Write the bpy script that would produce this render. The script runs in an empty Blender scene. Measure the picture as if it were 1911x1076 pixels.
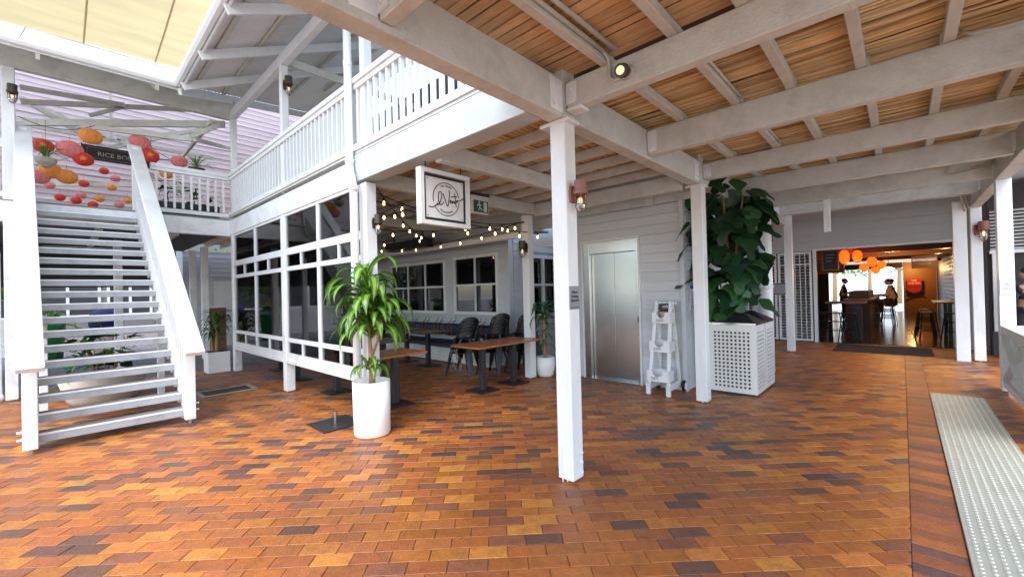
import bpy, bmesh, math, random
from mathutils import Vector, Matrix
sc = bpy.context.scene
rnd = random.Random(7)
COL = sc.collection
PI = math.pi

# ------------------------------------------------------------------ camera, sky, sun, exposure
EYE = 1.56
cam_d = bpy.data.cameras.new('camera'); cam = bpy.data.objects.new('camera', cam_d); COL.objects.link(cam)
cam_d.sensor_width = 36.0; cam_d.lens = 783.46 / 1911 * 36; cam_d.clip_start = 0.05; cam_d.clip_end = 600
YAW, PIT, ROL = -0.74941, 0.008217, -0.024585
fwd = Vector((math.sin(YAW) * math.cos(PIT), math.cos(YAW) * math.cos(PIT), math.sin(PIT)))
rgt = Vector((math.cos(YAW), -math.sin(YAW), 0)); upv = rgt.cross(fwd)
r2 = math.cos(ROL) * rgt + math.sin(ROL) * upv; u2 = -math.sin(ROL) * rgt + math.cos(ROL) * upv
M = Matrix((r2, u2, -fwd)).transposed().to_4x4(); M.translation = (0, 0, EYE)
cam.matrix_world = M
sc.camera = cam

SUN_EL, SUN_AZ = 58.0, 152.0      # azimuth clockwise from +Y, where the light comes from
world = bpy.data.worlds.new('World'); sc.world = world; world.use_nodes = True
wn = world.node_tree.nodes; wl = world.node_tree.links
bg = wn['Background']; sky = wn.new('ShaderNodeTexSky'); sky.sky_type = 'NISHITA'; sky.sun_disc = False
sky.sun_elevation = math.radians(SUN_EL); sky.sun_rotation = math.radians(SUN_AZ)
sky.air_density = 1.0; sky.dust_density = 1.2; sky.ozone_density = 1.0
hs = wn.new('ShaderNodeHueSaturation'); hs.inputs['Saturation'].default_value = 0.85
wl.new(sky.outputs[0], hs.inputs['Color']); wl.new(hs.outputs[0], bg.inputs['Color'])
bg.inputs['Strength'].default_value = 0.15
sun_d = bpy.data.lights.new('sun', 'SUN'); sun = bpy.data.objects.new('sun', sun_d); COL.objects.link(sun)
sun_d.energy = 0.9; sun_d.angle = math.radians(40); sun_d.color = (1.0, 0.98, 0.95)
az = math.radians(SUN_AZ); el = math.radians(SUN_EL)
sdir = Vector((math.sin(az) * math.cos(el), math.cos(az) * math.cos(el), math.sin(el)))
sun.rotation_euler = sdir.to_track_quat('Z', 'Y').to_euler(); sun.location = (0, -10, 20)
sc.render.engine = 'CYCLES'
sc.view_settings.view_transform = 'Standard'; sc.view_settings.look = 'None'
sc.view_settings.exposure = 2.18; sc.view_settings.gamma = 1.0
sc.cycles.max_bounces = 10; sc.cycles.diffuse_bounces = 6; sc.cycles.glossy_bounces = 4
sc.cycles.transmission_bounces = 6; sc.cycles.transparent_max_bounces = 12
sc.cycles.use_denoising = True; sc.cycles.caustics_reflective = False; sc.cycles.caustics_refractive = False
sc.cycles.sample_clamp_indirect = 6.0

# ------------------------------------------------------------------ materials
def mat(name, base, rough=0.5, metal=0.0, vary=0.0, vscale=6.0, stretch=(1, 1, 1), dirt=None, dscale=1.5, damt=0.35,
        bump=0.0, bscale=40.0, attr=False, world=False, wide=0.0, spec=0.5, emit=None, estr=0.0, objrand=0.0, coat=0.0):
    m = bpy.data.materials.new(name); m.use_nodes = True
    nt = m.node_tree; N = nt.nodes; L = nt.links
    b = N['Principled BSDF']
    b.inputs['Roughness'].default_value = rough; b.inputs['Metallic'].default_value = metal
    b.inputs['Specular IOR Level'].default_value = spec
    b.inputs['Coat Weight'].default_value = coat
    tc = N.new('ShaderNodeTexCoord'); mp = N.new('ShaderNodeMapping'); mp.inputs['Scale'].default_value = stretch
    if world:
        gp = N.new('ShaderNodeNewGeometry'); L.new(gp.outputs['Position'], mp.inputs['Vector'])
    else: L.new(tc.outputs['Object'], mp.inputs['Vector'])
    if attr:
        a = N.new('ShaderNodeAttribute'); a.attribute_name = 'col'; cur = a.outputs['Color']
    else:
        c = N.new('ShaderNodeRGB'); c.outputs[0].default_value = (*base, 1); cur = c.outputs[0]
    def mult(cur, fac, lo, hi):
        mr = N.new('ShaderNodeMapRange'); mr.inputs['To Min'].default_value = lo; mr.inputs['To Max'].default_value = hi
        L.new(fac, mr.inputs['Value'])
        vm = N.new('ShaderNodeVectorMath'); vm.operation = 'SCALE'
        L.new(cur, vm.inputs[0]); L.new(mr.outputs[0], vm.inputs['Scale']); return vm.outputs[0]
    if vary:
        n = N.new('ShaderNodeTexNoise'); n.inputs['Scale'].default_value = vscale; n.inputs['Detail'].default_value = 6
        n.inputs['Roughness'].default_value = 0.65
        L.new(mp.outputs[0], n.inputs['Vector']); cur = mult(cur, n.outputs['Fac'], 1 - vary, 1 + vary)
    if wide:
        n = N.new('ShaderNodeTexNoise'); n.inputs['Scale'].default_value = 0.9; n.inputs['Detail'].default_value = 4; n.inputs['Distortion'].default_value = 0.6
        L.new(mp.outputs[0], n.inputs['Vector']); cur = mult(cur, n.outputs['Fac'], 1 - wide, 1 + wide)
    if objrand:
        oi = N.new('ShaderNodeObjectInfo'); cur = mult(cur, oi.outputs['Random'], 1 - objrand, 1 + objrand)
    if dirt:
        n = N.new('ShaderNodeTexNoise'); n.inputs['Scale'].default_value = dscale; n.inputs['Detail'].default_value = 8
        n.inputs['Roughness'].default_value = 0.7; n.inputs['Distortion'].default_value = 0.4
        L.new(mp.outputs[0], n.inputs['Vector'])
        cr = N.new('ShaderNodeMapRange'); cr.inputs['From Min'].default_value = 0.48; cr.inputs['From Max'].default_value = 0.75
        cr.inputs['To Max'].default_value = damt
        L.new(n.outputs['Fac'], cr.inputs['Value'])
        mx = N.new('ShaderNodeMix'); mx.data_type = 'RGBA'; mx.inputs['B'].default_value = (*dirt, 1)
        L.new(cr.outputs[0], mx.inputs['Factor']); L.new(cur, mx.inputs['A']); cur = mx.outputs['Result']
    L.new(cur, b.inputs['Base Color'])
    if bump:
        n = N.new('ShaderNodeTexNoise'); n.inputs['Scale'].default_value = bscale; n.inputs['Detail'].default_value = 5
        L.new(mp.outputs[0], n.inputs['Vector'])
        bp = N.new('ShaderNodeBump'); bp.inputs['Strength'].default_value = bump; bp.inputs['Distance'].default_value = 0.01
        L.new(n.outputs['Fac'], bp.inputs['Height']); L.new(bp.outputs[0], b.inputs['Normal'])
        rr = N.new('ShaderNodeMapRange'); rr.inputs['To Min'].default_value = max(0.02, rough - 0.12); rr.inputs['To Max'].default_value = min(1, rough + 0.12)
        L.new(n.outputs['Fac'], rr.inputs['Value']); L.new(rr.outputs[0], b.inputs['Roughness'])
    if emit:
        b.inputs['Emission Color'].default_value = (*emit, 1); b.inputs['Emission Strength'].default_value = estr
    return m

def glass_mat(name, tint=(0.9, 0.93, 0.93), gloss=0.04, transp=0.9):
    m = bpy.data.materials.new(name); m.use_nodes = True
    nt = m.node_tree; N = nt.nodes; L = nt.links; N.clear()
    out = N.new('ShaderNodeOutputMaterial'); mix = N.new('ShaderNodeMixShader')
    t = N.new('ShaderNodeBsdfTransparent'); t.inputs[0].default_value = (*tint, 1)
    g = N.new('ShaderNodeBsdfGlossy'); g.inputs['Roughness'].default_value = 0.02
    fr = N.new('ShaderNodeFresnel'); fr.inputs['IOR'].default_value = 1.5
    ad = N.new('ShaderNodeMath'); ad.operation = 'ADD'; ad.inputs[1].default_value = gloss
    L.new(fr.outputs[0], ad.inputs[0]); L.new(ad.outputs[0], mix.inputs[0])
    L.new(t.outputs[0], mix.inputs[1]); L.new(g.outputs[0], mix.inputs[2]); L.new(mix.outputs[0], out.inputs[0])
    return m

def sail_mat(name, col):
    m = bpy.data.materials.new(name); m.use_nodes = True
    nt = m.node_tree; N = nt.nodes; L = nt.links; N.clear()
    out = N.new('ShaderNodeOutputMaterial'); mix = N.new('ShaderNodeMixShader'); mix.inputs[0].default_value = 0.6
    tc = N.new('ShaderNodeTexCoord'); n = N.new('ShaderNodeTexNoise'); n.inputs['Scale'].default_value = 1.3; n.inputs['Detail'].default_value = 7
    mp = N.new('ShaderNodeMapping'); mp.inputs['Scale'].default_value = (3, 0.6, 1)
    L.new(tc.outputs['Object'], mp.inputs[0]); L.new(mp.outputs[0], n.inputs['Vector'])
    mr = N.new('ShaderNodeMapRange'); mr.inputs['To Min'].default_value = 0.75; mr.inputs['To Max'].default_value = 1.2
    vm = N.new('ShaderNodeVectorMath'); vm.operation = 'SCALE'; vm.inputs[0].default_value = col
    L.new(n.outputs['Fac'], mr.inputs[0]); L.new(mr.outputs[0], vm.inputs['Scale'])
    d = N.new('ShaderNodeBsdfDiffuse'); t = N.new('ShaderNodeBsdfTranslucent')
    L.new(vm.outputs[0], d.inputs[0]); L.new(vm.outputs[0], t.inputs[0])
    L.new(d.outputs[0], mix.inputs[1]); L.new(t.outputs[0], mix.inputs[2]); L.new(mix.outputs[0], out.inputs[0])
    return m

def leaf_mat(name, rough=0.35):
    m = mat(name, (0.1, 0.2, 0.05), rough=rough, attr=True, vary=0.25, vscale=5, objrand=0.25, spec=0.5)
    nt = m.node_tree; N = nt.nodes; L = nt.links
    b = N['Principled BSDF']; out = N['Material Output']
    t = N.new('ShaderNodeBsdfTranslucent'); mx = N.new('ShaderNodeMixShader'); mx.inputs[0].default_value = 0.25
    src = b.inputs['Base Color'].links[0].from_socket
    L.new(src, t.inputs[0]); L.new(b.outputs[0], mx.inputs[1]); L.new(t.outputs[0], mx.inputs[2]); L.new(mx.outputs[0], out.inputs[0])
    return m

W = mat('white_paint', (0.71, 0.72, 0.715), rough=0.45, vary=0.07, vscale=4, dirt=(0.40, 0.38, 0.33), dscale=2.6, damt=0.4, bump=0.12, bscale=60, stretch=(1, 1, 0.35))
WB = mat('white_paint_rough_sawn', (0.56, 0.565, 0.50), rough=0.65, vary=0.14, vscale=9, dirt=(0.27, 0.25, 0.20), dscale=3.2, damt=0.5, bump=0.8, bscale=55)
WOLD = mat('white_paint_weathered', (0.76, 0.77, 0.76), rough=0.5, vary=0.07, vscale=5, dirt=(0.33, 0.33, 0.31), dscale=3.0, damt=0.5, bump=0.2, bscale=50)
CREAM = mat('ceiling_white', (0.62, 0.62, 0.6), rough=0.7, vary=0.06, vscale=4, bump=0.1)
GREYB = mat('grey_weatherboard', (0.53, 0.55, 0.57), rough=0.55, vary=0.08, vscale=5, stretch=(0.4, 0.4, 4), bump=0.15, bscale=60, objrand=0.05)
GREYD = mat('grey_wall_dull', (0.45, 0.46, 0.45), rough=0.6, vary=0.08, vscale=3, bump=0.1)
LILAC = mat('pink_light_boards', (0.70, 0.60, 0.65), rough=0.6, vary=0.1, vscale=3, objrand=0.08)  # lilac tint stands in for the pink light of the room
REED = mat('reed', (0.5, 0.3, 0.13), rough=0.7, attr=True, vary=0.3, vscale=9, stretch=(0.6, 7, 3), bump=0.4, bscale=60)
SLAT = mat('reed_slat', (0.62, 0.40, 0.20), rough=0.7, vary=0.4, vscale=5, stretch=(1.0, 9, 3), dirt=(0.22, 0.11, 0.04), dscale=4, damt=0.55, bump=0.3, bscale=60, objrand=0.15)
DARKROOF = mat('dark_sheeting', (0.09, 0.05, 0.03), rough=0.8, vary=0.2)
BRICK = mat('clay_brick', (0.4, 0.2, 0.1), rough=0.42, attr=True, world=True, wide=0.35, vary=0.42, vscale=16, dirt=(0.10, 0.042, 0.02), dscale=9, damt=0.55, bump=0.5, bscale=60, spec=0.42)
GROUT = mat('sand_joint', (0.10, 0.065, 0.042), rough=0.9, vary=0.25, vscale=14)
BOUNCE = mat('pale_bounce_ground', (0.50, 0.48, 0.45), rough=0.85, vary=0.12, vscale=2)  # unseen ground made pale to bounce light under the pergola
PAVER = mat('grey_paver', (0.18, 0.165, 0.155), rough=0.8, vary=0.2, vscale=6, bump=0.2, objrand=0.12)
STEEL = mat('brushed_steel', (0.47, 0.47, 0.46), rough=0.22, metal=1.0, vary=0.08, vscale=3, stretch=(1, 1, 0.4))
GALV = mat('painted_tread_plate', (0.40, 0.40, 0.32), rough=0.45, metal=0.1, vary=0.12, vscale=7, dirt=(0.2, 0.19, 0.16), dscale=3, damt=0.4, bump=0.08)
STUD = mat('worn_stud', (0.80, 0.80, 0.68), rough=0.33, metal=0.4, vary=0.1)
ALU = mat('aluminium_nosing', (0.80, 0.80, 0.80), rough=0.35, metal=0.2)
TREAD = mat('tread_timber_grey', (0.19, 0.18, 0.185), rough=0.7, vary=0.2, vscale=8, stretch=(6, 1, 1), bump=0.2)
BLACK = mat('black_metal', (0.007, 0.007, 0.008), rough=0.35, spec=0.5, vary=0.2)
CHAR = mat('charcoal_powder_coat', (0.02, 0.02, 0.022), rough=0.5, vary=0.2)
WOOD = mat('table_timber', (0.36, 0.12, 0.035), rough=0.28, vary=0.3, vscale=6, stretch=(10, 1, 1), bump=0.05)
WOODD = mat('table_timber_dark', (0.13, 0.07, 0.04), rough=0.35, vary=0.3, vscale=6, stretch=(10, 1, 1))
NAVY = mat('navy_vinyl', (0.012, 0.016, 0.045), rough=0.38, vary=0.2)
LEATHER = mat('brown_strap', (0.16, 0.07, 0.035), rough=0.5)
CERAM = mat('white_pot_glaze', (0.80, 0.79, 0.76), rough=0.4, vary=0.04, dirt=(0.5, 0.45, 0.38), dscale=2.5, damt=0.25, bump=0.08, bscale=25)
SOIL = mat('potting_soil', (0.035, 0.025, 0.018), rough=1.0, vary=0.4, vscale=30, bump=0.6)
STEM = mat('cane_stem', (0.30, 0.18, 0.08), rough=0.8, vary=0.35, vscale=10, stretch=(1, 1, 6), bump=0.4)
LEAF = leaf_mat('leaf'); LEAFD = leaf_mat('leaf_dark', 0.4)
GLASS = glass_mat('clear_pane'); GLASSD = glass_mat('tinted_pane', (0.45, 0.48, 0.5), 0.05)
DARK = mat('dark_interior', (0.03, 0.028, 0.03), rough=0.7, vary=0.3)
PVC = mat('white_pvc_pipe', (0.80, 0.81, 0.81), rough=0.3, vary=0.03, dirt=(0.5, 0.48, 0.45), dscale=2, damt=0.2)
SAIL = sail_mat('shade_cloth', (0.45, 0.375, 0.205)); TRANSL = sail_mat('added_translucent_roofing', (0.80, 0.78, 0.78))
SEAM = mat('sail_seam', (0.40, 0.30, 0.16), rough=0.8)
ROOFW = mat('roof_sheet_white', (0.75, 0.75, 0.75), rough=0.5, vary=0.06, dirt=(0.45, 0.4, 0.36), damt=0.3)
RUST = mat('dusty_red_lamp_body', (0.22, 0.085, 0.07), rough=0.55, vary=0.2)
BRONZE = mat('dark_bronze', (0.06, 0.045, 0.035), rough=0.45, metal=0.5)
BULB = mat('lit_bulb', (1, 0.8, 0.5), emit=(1.0, 0.62, 0.28), estr=2.2)
SPOTG = mat('spot_lens', (1, 0.8, 0.5), emit=(1.0, 0.70, 0.36), estr=0.2)
CORD = mat('black_cord', (0.012, 0.012, 0.012), rough=0.6)
INK = mat('black_print', (0.012, 0.012, 0.012), rough=0.5)
SIGNW = mat('sign_board_white', (0.66, 0.66, 0.64), rough=0.45, vary=0.03)
PLATE = mat('grey_sign_plate', (0.22, 0.23, 0.26), rough=0.35, metal=0.3)
BLACKB = mat('black_board', (0.015, 0.014, 0.014), rough=0.5)
RED = mat('red_hose_cover', (0.5, 0.02, 0.02), rough=0.4)
PLY = mat('ochre_wall', (0.32, 0.12, 0.022), rough=0.5, vary=0.15)
BINW = mat('bin_white_steel', (0.66, 0.66, 0.62), rough=0.4, vary=0.04)
BLUE = mat('blue_cloth', (0.006, 0.012, 0.08), rough=0.8, vary=0.2)
GREENP = mat('green_plastic', (0.01, 0.16, 0.04), rough=0.4)
SKIN = mat('skin', (0.42, 0.25, 0.17), rough=0.6); HAIR = mat('hair', (0.03, 0.02, 0.015), rough=0.7)
CLOTH_D = mat('dark_clothes', (0.03, 0.03, 0.04), rough=0.9); CLOTH_L = mat('light_clothes', (0.45, 0.38, 0.33), rough=0.9)
TIMBERB = mat('brown_timber', (0.2, 0.09, 0.04), rough=0.5, vary=0.25, vscale=5, stretch=(1, 1, 6))
POLISH = mat('polished_floor', (0.07, 0.035, 0.02), rough=0.16, vary=0.3, vscale=3, bump=0.03)
MATT = mat('rubber_mat', (0.02, 0.019, 0.019), rough=0.95, bump=0.4, bscale=200)
TERRA = mat('stone_planter', (0.46, 0.40, 0.33), rough=0.85, vary=0.15, bump=0.3)
BRICKW = mat('red_brick_wall', (0.22, 0.09, 0.06), rough=0.85, vary=0.3, vscale=10, bump=0.3)
BLUEP = mat('notice_blue', (0.02, 0.12, 0.45), rough=0.5)
def paper(name, c, e): return mat(name, c, rough=0.7, vary=0.45, vscale=5, stretch=(1, 1, 3), bump=0.8, bscale=9, emit=c, estr=e)
P_RED = paper('paper_red', (0.55, 0.035, 0.02), 0.03); P_PINK = paper('paper_pink', (0.66, 0.20, 0.20), 0.03); P_ORA = paper('paper_orange', (0.70, 0.26, 0.05), 0.03)
L_RED = mat('lit_lantern', (0.8, 0.06, 0.01), emit=(1.0, 0.055, 0.004), estr=0.9)

# ------------------------------------------------------------------ geometry helpers
ORG = {}
class MB:
    def __init__(s): s.v = []; s.f = []; s.c = []; s.cur = None
    def _f(s, idx):
        s.f.append(idx); s.c.append(s.cur)
    def box(s, x0, x1, y0, y1, z0, z1):
        b = len(s.v)
        s.v += [(x0, y0, z0), (x1, y0, z0), (x1, y1, z0), (x0, y1, z0), (x0, y0, z1), (x1, y0, z1), (x1, y1, z1), (x0, y1, z1)]
        for q in ((0, 3, 2, 1), (4, 5, 6, 7), (0, 1, 5, 4), (1, 2, 6, 5), (2, 3, 7, 6), (3, 0, 4, 7)): s._f(tuple(b + i for i in q))
        return s
    def bar(s, p, q, w, h, up=(0, 0, 1)):
        p = Vector(p); q = Vector(q); d = (q - p).normalized(); u = Vector(up)
        sd = d.cross(u)
        if sd.length < 1e-6: sd = d.cross(Vector((1, 0, 0)))
        sd.normalize(); u = sd.cross(d)
        b = len(s.v)
        for e in (p, q):
            for a, c in ((-1, -1), (1, -1), (1, 1), (-1, 1)): s.v.append(tuple(e + sd * (a * w / 2) + u * (c * h / 2)))
        for k in range(4): s._f((b + k, b + (k + 1) % 4, b + 4 + (k + 1) % 4, b + 4 + k))
        s._f((b + 3, b + 2, b + 1, b)); s._f((b + 4, b + 5, b + 6, b + 7)); return s
    def tube(s, pts, r, n=8, caps=True):
        pts = [Vector(p) for p in pts]; rs = r if isinstance(r, (list, tuple)) else [r] * len(pts)
        b = len(s.v); prev = None
        for i, p in enumerate(pts):
            d = (pts[min(i + 1, len(pts) - 1)] - pts[max(i - 1, 0)]).normalized()
            if prev is None:
                a = d.orthogonal().normalized()
            else:
                a = (prev - d * prev.dot(d))
                a = a.normalized() if a.length > 1e-6 else d.orthogonal().normalized()
            prev = a; c = d.cross(a)
            for k in range(n):
                t = 2 * PI * k / n; s.v.append(tuple(p + (a * math.cos(t) + c * math.sin(t)) * rs[i]))
        for i in range(len(pts) - 1):
            for k in range(n):
                s._f((b + i * n + k, b + i * n + (k + 1) % n, b + (i + 1) * n + (k + 1) % n, b + (i + 1) * n + k))
        if caps:
            s._f(tuple(b + k for k in reversed(range(n)))); e = b + (len(pts) - 1) * n; s._f(tuple(e + k for k in range(n)))
        return s
    def cyl(s, p, q, r0, r1=None, n=12): return s.tube([p, q], [r0, r0 if r1 is None else r1], n)
    def lathe(s, prof, c=(0, 0, 0), n=24, close=False):
        b = len(s.v); m = len(prof)
        for r, z in prof:
            for k in range(n):
                t = 2 * PI * k / n; s.v.append((c[0] + r * math.cos(t), c[1] + r * math.sin(t), c[2] + z))
        for i in range(m - 1):
            for k in range(n):
                s._f((b + i * n + k, b + i * n + (k + 1) % n, b + (i + 1) * n + (k + 1) % n, b + (i + 1) * n + k))
        s._f(tuple(b + k for k in reversed(range(n)))); e = b + (m - 1) * n; s._f(tuple(e + k for k in range(n))); return s
    def poly(s, pts):
        b = len(s.v); s.v += [tuple(p) for p in pts]; s._f(tuple(range(b, b + len(pts)))); return s
    def prism(s, pts, ext):
        b = len(s.v); n = len(pts); e = Vector(ext)
        s.v += [tuple(p) for p in pts]; s.v += [tuple(Vector(p) + e) for p in pts]
        s._f(tuple(range(b, b + n))); s._f(tuple(range(b + 2 * n - 1, b + n - 1, -1)))
        for k in range(n): s._f((b + (k + 1) % n, b + k, b + n + k, b + n + (k + 1) % n))
        return s
    def mesh(s, name, off=(0, 0, 0)):
        me = bpy.data.meshes.new(name)
        me.from_pydata([(x - off[0], y - off[1], z - off[2]) for x, y, z in s.v], [], s.f)
        if any(c is not None for c in s.c):
            a = me.attributes.new('col', 'FLOAT_COLOR', 'FACE')
            a.data.foreach_set('color', [q for c in s.c for q in (*(c or (0.5, 0.5, 0.5)), 1.0)])
        me.update(); return me
    def fixn(s, me):
        bm = bmesh.new(); bm.from_mesh(me); bmesh.ops.recalc_face_normals(bm, faces=bm.faces); bm.to_mesh(me); bm.free()
    def build(s, name, m, parent=None, bevel=0.0, smooth=False, fix=True, kind=None):
        off = ORG.get(parent.name, (0, 0, 0)) if parent else (0, 0, 0)
        me = s.mesh(name, off)
        if fix: s.fixn(me)
        o = bpy.data.objects.new(name, me); COL.objects.link(o); me.materials.append(m)
        if parent: o.parent = parent
        ORG[o.name] = off
        if smooth:
            for p in me.polygons: p.use_smooth = True
        if bevel:
            md = o.modifiers.new('bevel', 'BEVEL'); md.width = bevel; md.segments = 1; md.limit_method = 'ANGLE'
        if kind: o['kind'] = kind
        return o

def thing(name, label, cat, loc=(0, 0, 0), group=None):
    o = bpy.data.objects.new(name, None); COL.objects.link(o); o.empty_display_size = 0.1
    o.location = loc; o['label'] = label; o['category'] = cat; ORG[o.name] = tuple(loc)
    if group: o['group'] = group
    return o
def tag(o, label, cat, group=None):
    o['label'] = label; o['category'] = cat
    if group: o['group'] = group
    return o
def struct(o): o['kind'] = 'structure'; return o
def box(name, m, parent, x0, x1, y0, y1, z0, z1, bevel=0.004):
    return MB().box(x0, x1, y0, y1, z0, z1).build(name, m, parent, bevel=bevel, fix=False)
def inst(name, mesh, parent, world_loc, rot=(0, 0, 0), scale=1.0):
    o = bpy.data.objects.new(name, mesh); COL.objects.link(o); o.parent = parent
    off = ORG.get(parent.name, (0, 0, 0))
    o.location = tuple(world_loc[i] - off[i] for i in range(3)); o.rotation_euler = rot
    o.scale = (scale,) * 3 if isinstance(scale, (int, float)) else scale
    ORG[o.name] = off; return o
def copy_tree(root, loc, rotz=0.0, label=None):
    def rec(o, par):
        c = o.copy(); COL.objects.link(c); c.parent = par
        for ch in o.children: rec(ch, c)
        return c
    r = rec(root, None); r.location = loc; r.rotation_euler = (0, 0, rotz); ORG[r.name] = tuple(loc)
    if label: r['label'] = label
    return r
def text(body, size, m, parent, matrix, name='lettering', extrude=0.0015, align='CENTER'):
    cu = bpy.data.curves.new('txt', 'FONT'); cu.body = body; cu.size = size; cu.align_x = align; cu.align_y = 'CENTER'; cu.extrude = extrude
    t = bpy.data.objects.new('txt', cu); COL.objects.link(t)
    dg = bpy.context.evaluated_depsgraph_get(); me = bpy.data.meshes.new_from_object(t.evaluated_get(dg)); me.name = name
    bpy.data.objects.remove(t); me.materials.clear(); me.materials.append(m)
    o = bpy.data.objects.new(name, me); COL.objects.link(o)
    off = ORG.get(parent.name, (0, 0, 0)); o.parent = parent
    o.matrix_local = Matrix.Translation((-off[0], -off[1], -off[2])) @ matrix; ORG[o.name] = off
    return o
def frame_mat(origin, xdir, ydir):
    x = Vector(xdir).normalized(); y = Vector(ydir).normalized(); z = x.cross(y)
    m = Matrix((x, y, z)).transposed().to_4x4(); m.translation = origin; return m
def cpx(X, Y, Z):                               # rough size test only: picture position of a world point
    d = Vector((X, Y, Z - EYE)); zz = d.dot(fwd)
    if zz < 0.1: return None
    return (0.5 + 0.41 * d.dot(r2) / zz, d.dot(u2) / zz, zz)

# ------------------------------------------------------------------ ground and paving
g = MB().poly([(-90, -70, -0.03), (70, -70, -0.03), (70, 110, -0.03), (-90, 110, -0.03)]).build('ground', BOUNCE, fix=False); struct(g)
bed = MB().poly([(-11.3, -3, -0.0075), (3.2, -3, -0.0075), (3.2, 14.0, -0.0075), (-11.3, 14.0, -0.0075)]).build('brick_pavement', GROUT, fix=False); struct(bed)
PAL = [((0.36, 0.118, 0.025), 34), ((0.42, 0.152, 0.031), 22), ((0.30, 0.094, 0.028), 26), ((0.205, 0.075, 0.035), 13), ((0.135, 0.064, 0.041), 7), ((0.09, 0.057, 0.047), 5), ((0.46, 0.19, 0.035), 3)]
PALW = [w for _, w in PAL]
def brick_col(r=rnd):
    c = r.choices(PAL, PALW)[0][0]; k = r.uniform(0.84, 1.16); j = r.uniform(0.92, 1.08)
    return (c[0] * k, c[1] * k * j, c[2] * k)
def clip(poly, inside, cross):
    out = []
    for i in range(len(poly)):
        a, b = poly[i], poly[(i + 1) % len(poly)]
        if inside(a): out.append(a)
        if inside(a) != inside(b): out.append(cross(a, b))
    return out
def clip_x(poly, x, keep_less):
    ins = (lambda p: p[0] <= x) if keep_less else (lambda p: p[0] >= x)
    def cr(a, b):
        t = (x - a[0]) / (b[0] - a[0]); return (x, a[1] + t * (b[1] - a[1]))
    return clip(poly, ins, cr)
def clip_y(poly, y, keep_less):
    ins = (lambda p: p[1] <= y) if keep_less else (lambda p: p[1] >= y)
    def cr(a, b):
        t = (y - a[1]) / (b[1] - a[1]); return (a[0] + t * (b[0] - a[0]), y)
    return clip(poly, ins, cr)
def brick_prism(mb, poly, z, ch=0.003, dep=0.03):
    cx = sum(p[0] for p in poly) / len(poly); cy = sum(p[1] for p in poly) / len(poly)
    n = len(poly); b = len(mb.v)
    inner = []
    for x, y in poly:
        d = math.hypot(x - cx, y - cy) or 1; k = max(0, (d - ch * 1.5) / d); inner.append((cx + (x - cx) * k, cy + (y - cy) * k))
    mb.v += [(x, y, -dep) for x, y in poly] + [(x, y, z - ch * 0.7) for x, y in poly] + [(x, y, z) for x, y in inner]
    mb._f(tuple(b + 2 * n + k for k in range(n)))
    for k in range(n):
        k2 = (k + 1) % n
        mb._f((b + k, b + k2, b + n + k2, b + n + k)); mb._f((b + n + k, b + n + k2, b + 2 * n + k2, b + 2 * n + k))
BL, BW, JT = 0.232, 0.113, 0.0045
c45 = math.sqrt(0.5)
field = []
for row in range(-60, 190):
    for k in range(-70, 80):
        u = (k + 0.5 * (row % 2)) * BL; v = row * BW
        cx = -5.0 + (u - v) * c45; cy = (u + v) * c45 - 3.0
        if not (-11.5 < cx < 3.3 and -2.6 < cy < 14.1): continue
        field.append((cx, cy))
def rect45(cx, cy):
    a, b = BL / 2 - JT / 2, BW / 2 - JT / 2
    return [(cx + (x - y) * c45, cy + (x + y) * c45) for x, y in ((-a, -b), (a, -b), (a, b), (-a, b))]
ranked = []
rest = []
for cx, cy in field:
    p = rect45(cx, cy); full = True
    if cy > 13.85 or cx < -11.15 or cx > 3.0:
        p2 = clip_y(p, 14.0, True); p2 = clip_x(p2, -11.3, False) if len(p2) > 2 else p2; p2 = clip_x(p2, 3.2, True) if len(p2) > 2 else p2
        if len(p2) > 2: rest.append(p2)
        continue
    if -0.2 < cx < 0.45:
        for xx, less in ((-0.001, True), (0.2385, False)):
            q = clip_x(p, xx, less)
            if len(q) > 2 and abs(sum(q[i][0] * q[(i + 1) % len(q)][1] - q[(i + 1) % len(q)][0] * q[i][1] for i in range(len(q)))) > 0.0008:
                if len(q) == 4 and all(abs(q[i][0] - p[i][0]) < 1e-9 for i in range(4)): ranked.append((cx, cy)); break
                rest.append(q)
        continue
    if 0.2 < cx < 0.78 and cy < 8.1 and cx > 0.45 and cx < 0.62: continue
    ranked.append((cx, cy))
def vis(c):
    q = cpx(c[0], c[1], 0)
    if q is None or not (-0.02 < q[0] < 1.02) or q[1] < -0.74: return 0
    return 1 / q[2] ** 3
ranked.sort(key=vis, reverse=True)
NV = 40; variants = []
for i in range(NV):
    mb = MB(); mb.cur = brick_col(); brick_prism(mb, rect45(0, 0), 0.0); me = mb.mesh('brick'); me.materials.append(BRICK); variants.append(me)
for cx, cy in ranked[:300]:
    o = inst('brick', rnd.choice(variants), bed, (cx, cy, rnd.uniform(-0.0012, 0.0012)), (rnd.uniform(-.004, .004), rnd.uniform(-.004, .004), 0))
mb = MB()
for cx, cy in ranked[300:]: mb.cur = brick_col(); brick_prism(mb, rect45(cx, cy), rnd.uniform(-0.0015, 0.0015))
for p in rest: mb.cur = brick_col(); brick_prism(mb, p, 0)
mb.build('brick_field', BRICK, bed, fix=False, kind='stuff')
# soldier course beside the tread plate
evar = []
for i in range(16):
    mb = MB(); c = brick_col(); c = (c[0] * 0.8 + 0.03, c[1] * 0.75 + 0.012, c[2] * 0.8 + 0.01); mb.cur = c
    brick_prism(mb, [(-0.1175, -0.0555), (0.1175, -0.0555), (0.1175, 0.0555), (-0.1175, 0.0555)], 0); me = mb.mesh('edging_brick'); me.materials.append(BRICK); evar.append(me)
y = -0.5
while y < 13.9:
    inst('edging_brick', rnd.choice(evar), bed, (0.1195, y, rnd.uniform(-.001, .001))); y += 0.115
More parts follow.
